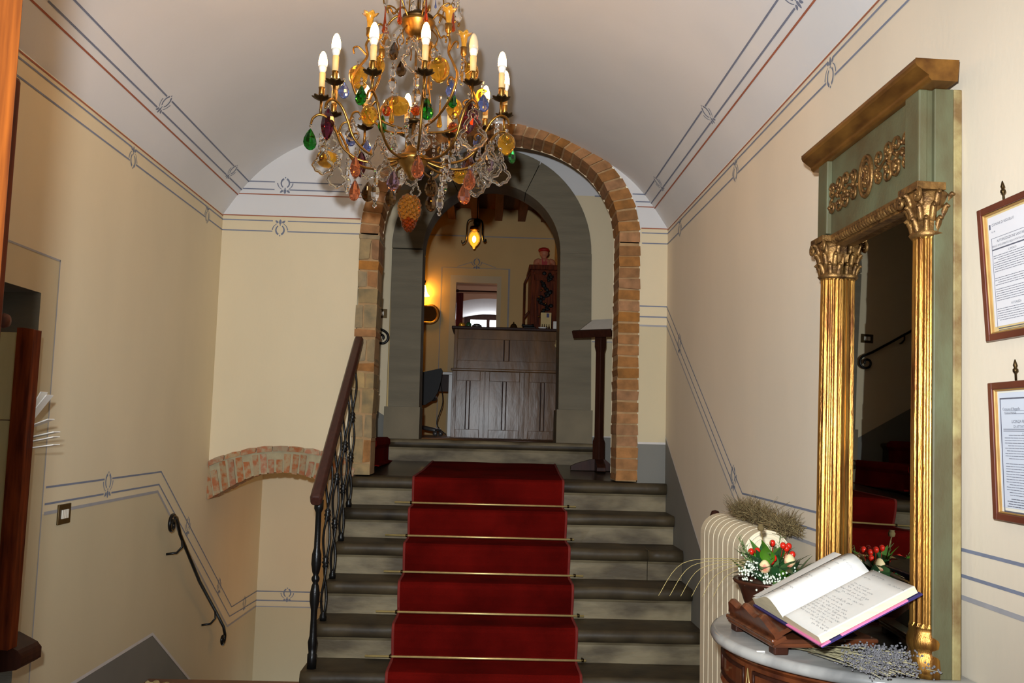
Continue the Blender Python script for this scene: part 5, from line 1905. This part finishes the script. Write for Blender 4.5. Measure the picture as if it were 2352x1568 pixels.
fl = thing('yellow_flowers', 'tiny yellow flower posy hooked on the counter front by the right jamb', 'flowers', (.705, CY0 - .02, 2.23))
mb = MB()
for k in range(14):
    mb.ball((.705 + rf.uniform(-.018, .018), CY0 - .02 + rf.uniform(-.012, .012), 2.235 + rf.uniform(0, .10)), rf.uniform(.008, .014), 6, 4)
mb.build('petals', 'mount', fl)
MB().tube([(.705, CY0 - .012, 2.19), (.705, CY0 - .012, 2.26)], .004, 5).build('stem', 'leaf_green', fl)

# ---- office chair and desk behind
oc = thing('office_chair', 'black office chair half hidden behind the left stone jamb', 'chair', (-.70, 9.95, RZ))
mb = MB()
prof_ = [(-.98, 1.66), (-.95, 1.98), (-.74, 1.985), (-.60, 2.02), (-.50, 2.045), (-.485, 2.02), (-.50, 1.90), (-.53, 1.78), (-.58, 1.70), (-.66, 1.645), (-.80, 1.63)]
mb.prism(prof_, 9.86, 9.93, 'y')
mb.build('backrest', 'leather_black', oc, bevel=.02, seg=3)
MB().box(-.95, -.56, 9.93, 10.35, 1.70, 1.77).build('seat', 'leather_black', oc, bevel=.03, seg=3)
MB().tube([(-.74, 10.12, RZ + .10), (-.74, 10.12, 1.70)], .022, 10).build('gas_lift', 'chrome_grey', oc)
for k in range(5):
    a = .5 + 2 * PI * k / 5
    mb = MB().tube([(-.74, 10.12, RZ + .10), (-.74 + .27 * math.cos(a), 10.12 + .27 * math.sin(a), RZ + .065)], [.024, .016], 8)
    mb.ball((-.74 + .27 * math.cos(a), 10.12 + .27 * math.sin(a), RZ + .03), .028, 8, 6)
    mb.build('castor_leg', 'chrome_grey', oc)
dk = thing('side_desk', 'grey desk with cables behind the reception counter', 'desk', (-.5, 11.0, RZ))
MB().box(-.80, -.38, 10.5, 11.6, 2.01, 2.045).build('desk_top', 'chrome_grey', dk, bevel=.004)
MB().box(-.78, -.40, 10.55, 10.57, 1.82, 2.01).build('modesty_panel', 'wood_dark', dk)
for x in (-.76, -.42):
    MB().box(x - .02, x + .02, 10.52, 10.56, RZ, 2.01).build('leg', 'chrome_grey', dk)
MB().tube(crom([(-.55, 10.54, 1.98), (-.50, 10.5, 1.7), (-.56, 10.5, 1.45), (-.45, 10.5, RZ + .02)], 6), .006, 6).build('cable', 'leather_black', dk)

# ---- pendant lamp, sconce, little mirror
pd = thing('pendant_lantern', 'wrought-iron pendant lamp with a glowing amber glass in the reception', 'lamp', (-.19, 10.5, 3.5))
px_, py_ = -.20, 10.5
MB().tube([(px_ + .03, py_, 3.84), (px_ + .03, py_, 4.20)], .007, 6).build('rod', 'iron_wall', pd)
MB().lathe([(.018, 3.845), (.04, 3.83), (.045, 3.79), (.030, 3.75)], (px_ + .03, py_, 0), 12).build('cap', 'iron_black', pd)
mb = MB().tube(crom([(px_ + .03, py_, 3.84), (px_ - .05, py_, 3.835), (px_ - .085, py_, 3.79), (px_ - .09, py_, 3.66), (px_ - .10, py_, 3.58), (px_ - .135, py_, 3.545), (px_ - .145, py_, 3.58)], 5), .007, 6)
mb.tube(crom([(px_ + .03, py_, 3.84), (px_ + .09, py_, 3.80), (px_ + .095, py_, 3.66), (px_ + .115, py_, 3.58), (px_ + .14, py_, 3.60)], 5), .012, 6)
mb.build('scroll_arm', 'iron_black', pd)
MB().lathe([(.028, 3.755), (.05, 3.745), (.055, 3.71), (.03, 3.70)], (px_, py_, 0), 14).build('gallery', 'brass_aged', pd)
MB().lathe([(.028, 3.70), (.055, 3.67), (.072, 3.62), (.066, 3.57), (.04, 3.53), (.018, 3.51), (.014, 3.49), (0, 3.482)], (px_, py_, 0), 16).build('glass_shade', 'lamp_glass', pd)
MB().ball((px_, py_, 3.60), (.026, .026, .045), 12, 8).build('bulb', 'lamp_lit', pd)
sc_ = thing('wall_sconce', 'lit glass-shaded wall lamp by the left jamb on the reception wall', 'lamp', (-.87, RY - .08, 3.2))
MB().tube(crom([(-.87, RY, 3.22), (-.86, RY - .05, 3.30), (-.85, RY - .10, 3.31), (-.87, RY - .10, 3.26)], 5), .012, 8).build('arm', 'brass_dark', sc_)
MB().lathe([(.025, 3.255), (.04, 3.20), (.055, 3.15), (.085, 3.115), (.05, 3.12), (0, 3.13)], (-.87, RY - .10, 0), 16).build('shade', 'sconce_lit', sc_)
om = thing('oval_mirror', 'small gilt-framed rounded mirror under the reception wall lamp', 'mirror', (-.86, RY, 2.88))
ov = [(-.86 + (.09 if c_ > 0 else -.09) + .10 * c_, 2.885 + .115 * s_) for c_, s_ in ((math.cos(2 * PI * k / 32 + .01), math.sin(2 * PI * k / 32 + .01)) for k in range(32))]
MB().tube([(x, RY - .015, z) for x, z in ov], .022, 8, closed=True).build('frame', 'gold', om)
MB().prism([(x, z) for x, z in ov], RY - .012, RY - .004, 'y').build('pane', 'mirror_glass', om)

# ---- cupboard with the figurine
cb = thing('cupboard', 'tall reddish-brown wooden cupboard at the right of the reception', 'cupboard', (.68, 11.2, RZ))
MB().box(.49, .845, 10.9, 11.6, RZ, 3.33).build('carcass', 'wood_red', cb)
MB().box(.465, .845, 10.86, 11.62, 3.33, 3.39).build('cornice', 'wood_red', cb, bevel=.008)
mb = MB()
mb.box(.53, .80, 10.885, 10.9, RZ + .2, RZ + .26)
mb.box(.53, .80, 10.885, 10.9, 3.20, 3.28)
mb.box(.49, .545, 10.885, 10.9, RZ + .05, 3.30)
mb.box(.79, .845, 10.885, 10.9, RZ + .05, 3.30)
mb.build('door_frame', 'wood_red', cb, bevel=.004)
gl = thing('drying_rack', 'wooden hanging rack with slanting bars beside the cupboard', 'rack', (.44, 11.1, RZ))
mb = MB()
mb.tube([(.42, 11.0, RZ), (.42, 11.0, 3.18)], .016, 6)
mb.build('upright', 'wood_rack', gl)
for z in (3.18, 2.75):
    MB().tube([(.42, 11.0, z), (.488, 11.0, z + .14 if z > 3 else z + .09)], .016, 6).build('slanting_bar', 'wood_rack', gl)
gr_ = thing('dark_garland', 'dark dried garland hanging down the cupboard front', 'garland', (.70, 10.85, 2.6))
mb = MB()
for k in range(46):
    z = 3.28 - .0145 * k
    mb.ball((.66 + .05 * math.sin(k * .5) + rf.uniform(-.035, .035), 10.82 + rf.uniform(-.02, .02), z), (rf.uniform(.018, .034), .022, rf.uniform(.016, .03)), 6, 4, smooth=False)
mb.build('foliage', 'leather_black', gr_)
mb = MB()
for k in range(5):
    mb.ball((.64 + rf.uniform(-.05, .05), 10.80, 2.75 + .08 * k), .014, 6, 4)
mb.build('gold_berries', 'brass_aged', gr_)

fg = thing('figurine', 'painted figurine bust in a red cap and red bib on top of the cupboard', 'figurine', (.665, 11.15, 3.39))
FX, FY, FZ = .665, 11.15, 3.391
mb = MB()                                                           # one body: torso, shoulders, arms, neck, head
rings = [(0, .075, .06), (.03, .082, .065), (.06, .078, .062), (.095, .088, .058), (.115, .07, .05), (.13, .034, .034), (.145, .030, .032), (.155, .042, .045), (.175, .054, .056), (.20, .056, .060), (.222, .050, .056), (.238, .03, .034), (.244, 0, 0)]
vs = []
for z, rx, ry in rings:
    for k in range(18):
        a = 2 * PI * k / 18
        x, y = rx * math.cos(a), ry * math.sin(a)
        if .165 < z < .215 and math.sin(a) < -.95:
            y -= .012 if z < .19 else .004
        vs.append((FX + x - (.008 if z > .14 else 0), FY + y, FZ + z))
mb.add(vs, [(j * 18 + k, j * 18 + (k + 1) % 18, (j + 1) * 18 + (k + 1) % 18, (j + 1) * 18 + k) for j in range(len(rings) - 1) for k in range(18)], 0, True)
for s in (-1, 1):
    mb.tube(crom([(FX + s * .06, FY, FZ + .10), (FX + s * .098, FY - .01, FZ + .085), (FX + s * .105, FY - .03, FZ + .04), (FX + s * .06, FY - .065, FZ + .018), (FX + s * .02, FY - .075, FZ + .02)], 4), [.03, .031, .032, .033, .033, .032, .031, .030, .029, .028, .027, .026, .024, .022, .020, .018, .016], 10)
mat('skin_paint', (206, 132, 98), 0.5, var=0.06, scale=20)
mat('red_paint', (176, 34, 28), 0.5, var=0.08, scale=20)
mat('hair_paint', (38, 26, 22), 0.5, var=0.1, scale=20)
mat('blouse_paint', (214, 160, 120), 0.6, var=0.06, scale=20)
mb.build('body', 'skin_paint', fg)
MB().lathe([(.050, .212), (.068, .218), (.072, .232), (.060, .250), (.03, .262), (0, .265)], (FX - .010, FY - .006, FZ), 16).build('cap', 'red_paint', fg)
MB().ball((FX + .010, FY + .022, FZ + .19), (.052, .048, .046), 12, 8).build('hair', 'hair_paint', fg)
MB().prism([(FX - .035, FZ + .03), (FX + .03, FZ + .03), (FX + .034, FZ + .075), (FX + .018, FZ + .085), (FX + .022, FZ + .125), (FX + .014, FZ + .125), (FX + .004, FZ + .08), (FX - .018, FZ + .08), (FX - .026, FZ + .125), (FX - .034, FZ + .125), (FX - .036, FZ + .07)], FY - .068, FY - .058, 'y').build('bib', 'red_paint', fg)
MB().lathe([(.035, .092), (.050, .100), (.040, .118), (.031, .132)], (FX, FY, FZ), 14).build('collar', 'blouse_paint', fg)

# ---- lectern on the landing
lc = thing('lectern', 'tall dark wooden lectern with a slanted top beside the right brick jamb', 'lectern', (.862, 6.98, 1.118))
LX, LY, LB = .862, 6.98, 1.118
mb = MB().lathe([(.048, .06), (.048, .22), (.036, .25), (.036, .90), (.046, .94), (.046, 1.05)], (LX, LY, LB), 4, smooth=False)
o = mb.build('post', 'wood_dark', lc, bevel=.006)
for s in (0, 1):
    mb = MB()
    if s:
        mb.prism([(-.19, 0), (-.19, .03), (-.15, .055), (-.05, .085), (.05, .085), (.12, .055), (.12, 0)], LX - .032, LX + .032, 'x')
        mb.v = [(x, y + LY, z + LB) for x, y, z in mb.v]
    else:
        mb.prism([(-.21, 0), (-.21, .03), (-.17, .05), (-.05, .085), (.05, .085), (.09, .05), (.125, .03), (.125, 0)], -.032, .032, 'y')
        mb.v = [(x + LX, y + LY, z + LB) for x, y, z in mb.v]
    mb.build('foot', 'wood_dark', lc, bevel=.004)
from mathutils import Euler as _E
tilt = Matrix.Translation((LX, LY, 2.215)) @ _E((0, 0, -.62)).to_matrix().to_4x4() @ _E((.46, 0, 0)).to_matrix().to_4x4()


def lboard(x0, x1, y0, y1, z0, z1, nm, m, par=lc):
    mb = MB().box(x0, x1, y0, y1, z0, z1)
    mb.v = [tuple(tilt @ Vector(v)) for v in mb.v]
    return mb.build(nm, m, par, bevel=.003)


lboard(-.165, .155, -.13, .17, -.022, 0, 'reading_board', 'wood_dark')
lboard(-.17, .16, -.155, -.13, -.03, .028, 'ledge', 'wood_dark')
mb = MB().box(-.145, .14, -.12, .16, .0008, .007)
mb.v = [tuple(tilt @ Vector(v)) for v in mb.v]
tag(mb.build('open_menu', 'paper'), 'white open menu sheets lying on the lectern top', 'menu')

# ================================================================ left side: brochure rack by the side doorway
rk = thing('brochure_rack', 'old wooden brochure rack with a pale painted back board by the left doorway', 'rack', (-1.66, 3.20, 0))
YR = 3.17
MB().box(-1.80, -1.612, YR, YR + .018, .60, 1.700).build('back_board', 'wood_pale_paint', rk, bevel=.002)
mb = MB()
for z in (1.40,):
    mb.box(-1.80, -1.612, YR - .001, YR + .001, z - .0015, z + .0015)
mb.build('board_joint', 'wood_dark', rk)
mb = MB().prism([(-1.613, .645), (-1.560, .640), (-1.5565, 1.712), (-1.592, 1.716), (-1.6125, 1.716)], YR - .012, YR + .045, 'y')
mb.build('side_plank', 'wood_red', rk, bevel=.003)
mb = MB().prism([(-1.80, .02), (-1.648, .02), (-1.640, 1.20), (-1.648, 1.235), (-1.672, 1.25), (-1.80, 1.252)], YR - .020, YR + .004, 'y')
mb.build('lower_panel', 'wood_rack', rk, bevel=.004)
mb = MB().prism([(-1.70, .545), (-1.545, .570), (-1.530, .580), (-1.530, .615), (-1.545, .633), (-1.61, .665), (-1.70, .665)], YR + .02, YR + .16, 'y')
mb.build('tray', 'wood_dark', rk, bevel=.01)
MB().tube([(-1.72, YR - .002, 1.565), (-1.665, YR - .035, 1.575)], .004, 6).build('nail', 'iron_wall', rk)
for z in (1.06, .84):
    MB().box(-1.80, -1.79, YR - .024, YR - .018, z - .02, z + .02).build('dowel', 'wood_dark', rk)
BRO = [((-1.60, 1.39), (-1.545, 1.50)), ((-1.60, 1.385), (-1.525, 1.49)), ((-1.60, 1.37), (-1.515, 1.405)), ((-1.60, 1.335), (-1.492, 1.362)), ((-1.60, 1.32), (-1.492, 1.345)), ((-1.60, 1.30), (-1.490, 1.318))]
BLB = ['upright white leaflet standing at the back of the rack fan', 'white leaflet leaning just in front of the upright one', 'white leaflet tilted halfway in the rack fan', 'white leaflet third from the bottom of the rack fan',
       'bluish-edged leaflet second from the bottom of the rack fan', 'lowest white leaflet, lying nearly flat in the rack fan']
for (p, q), lb in zip(BRO, BLB):
    d = Vector((q[0] - p[0], q[1] - p[1])).normalized()
    nrm = Vector((-d.y, d.x)) * .0035
    o = MB().prism([p, q, (q[0] + nrm.x, q[1] + nrm.y), (p[0] + nrm.x, p[1] + nrm.y)], YR + .05, YR + .10, 'y').build('leaflet', 'paper')
    tag(o, lb, 'leaflet', 'leaflets in the brochure rack')
wp = thing('knobbed_post', 'dark wooden post with a turned knob in the side doorway', 'post', (-1.84, 3.42, .9))
MB().box(-1.95, -1.82, 3.36, 3.44, 0, 1.86).build('post', 'wood_rack', wp, bevel=.01)
MB().lathe([(.012, 0), (.010, .025), (.022, .035), (.028, .050), (.022, .066), (.0, .072)], (-1.82, 3.37, 1.76), 12, axis='x').build('knob', 'wood_rack', wp)
for z in (1.82, 1.74):
    MB().ball((-1.85, 3.358, z), .009, 8, 5).build('rivet', 'iron_wall', wp)

# dried flowers standing on the floor at the left
db = thing('dried_bouquet', 'dried brown flower heads just rising into view at the bottom left', 'dried plants', (-1.02, 3.2, 0))
MB().lathe([(.09, 0), (.11, .02), (.13, .20), (.105, .30), (.12, .33), (.10, .33), (.0, .30)], (-1.10, 3.2, 0), 18).build('vase', 'copper_pot', db)
mb = MB()
for k in range(150):
    a, rr = rf.uniform(0, 2 * PI), rf.uniform(0, 1) ** .5 * .16
    x, y = -1.10 + rr * math.cos(a), 3.2 + rr * math.sin(a)
    z = .535 - .35 * rr + rf.uniform(-.03, .005)
    mb.tube([(-1.10 + rr * .3 * math.cos(a), 3.2 + rr * .3 * math.sin(a), .28), (x, y, z)], .0015, 3)
    mb.ball((x, y, z), (rf.uniform(.006, .014), rf.uniform(.006, .014), rf.uniform(.005, .012)), 5, 4, mi=rf.choice((0, 1)), smooth=False)
o = mb.build('seed_heads', ['dry_grass', 'dry_grass_light'], db)
o['kind'] = 'stuff'

# small unseen lamp added on the stair side of the cellar flight; its glow warms the wall under the low arch
sl_ = thing('added_stairwell_lamp', 'small warm added lamp, out of view on the inner side wall of the stair going down', 'lamp', (-.90, 6.9, .35))
MB().lathe([(.03, 0), (.03, .012), (.012, .02), (.012, .05)], (-.878, 6.9, .35), 12, axis='x').build('wall_plate', 'brass_dark', sl_)
_v = sl_.children[0].data.vertices
for v in _v:
    v.co.x = -v.co.x + .044
MB().lathe([(.02, .36), (.045, .33), (.05, .28), (.03, .24), (0, .235)], (-.95, 6.9, .05), 14).build('globe', 'added_lamp_glow', sl_)
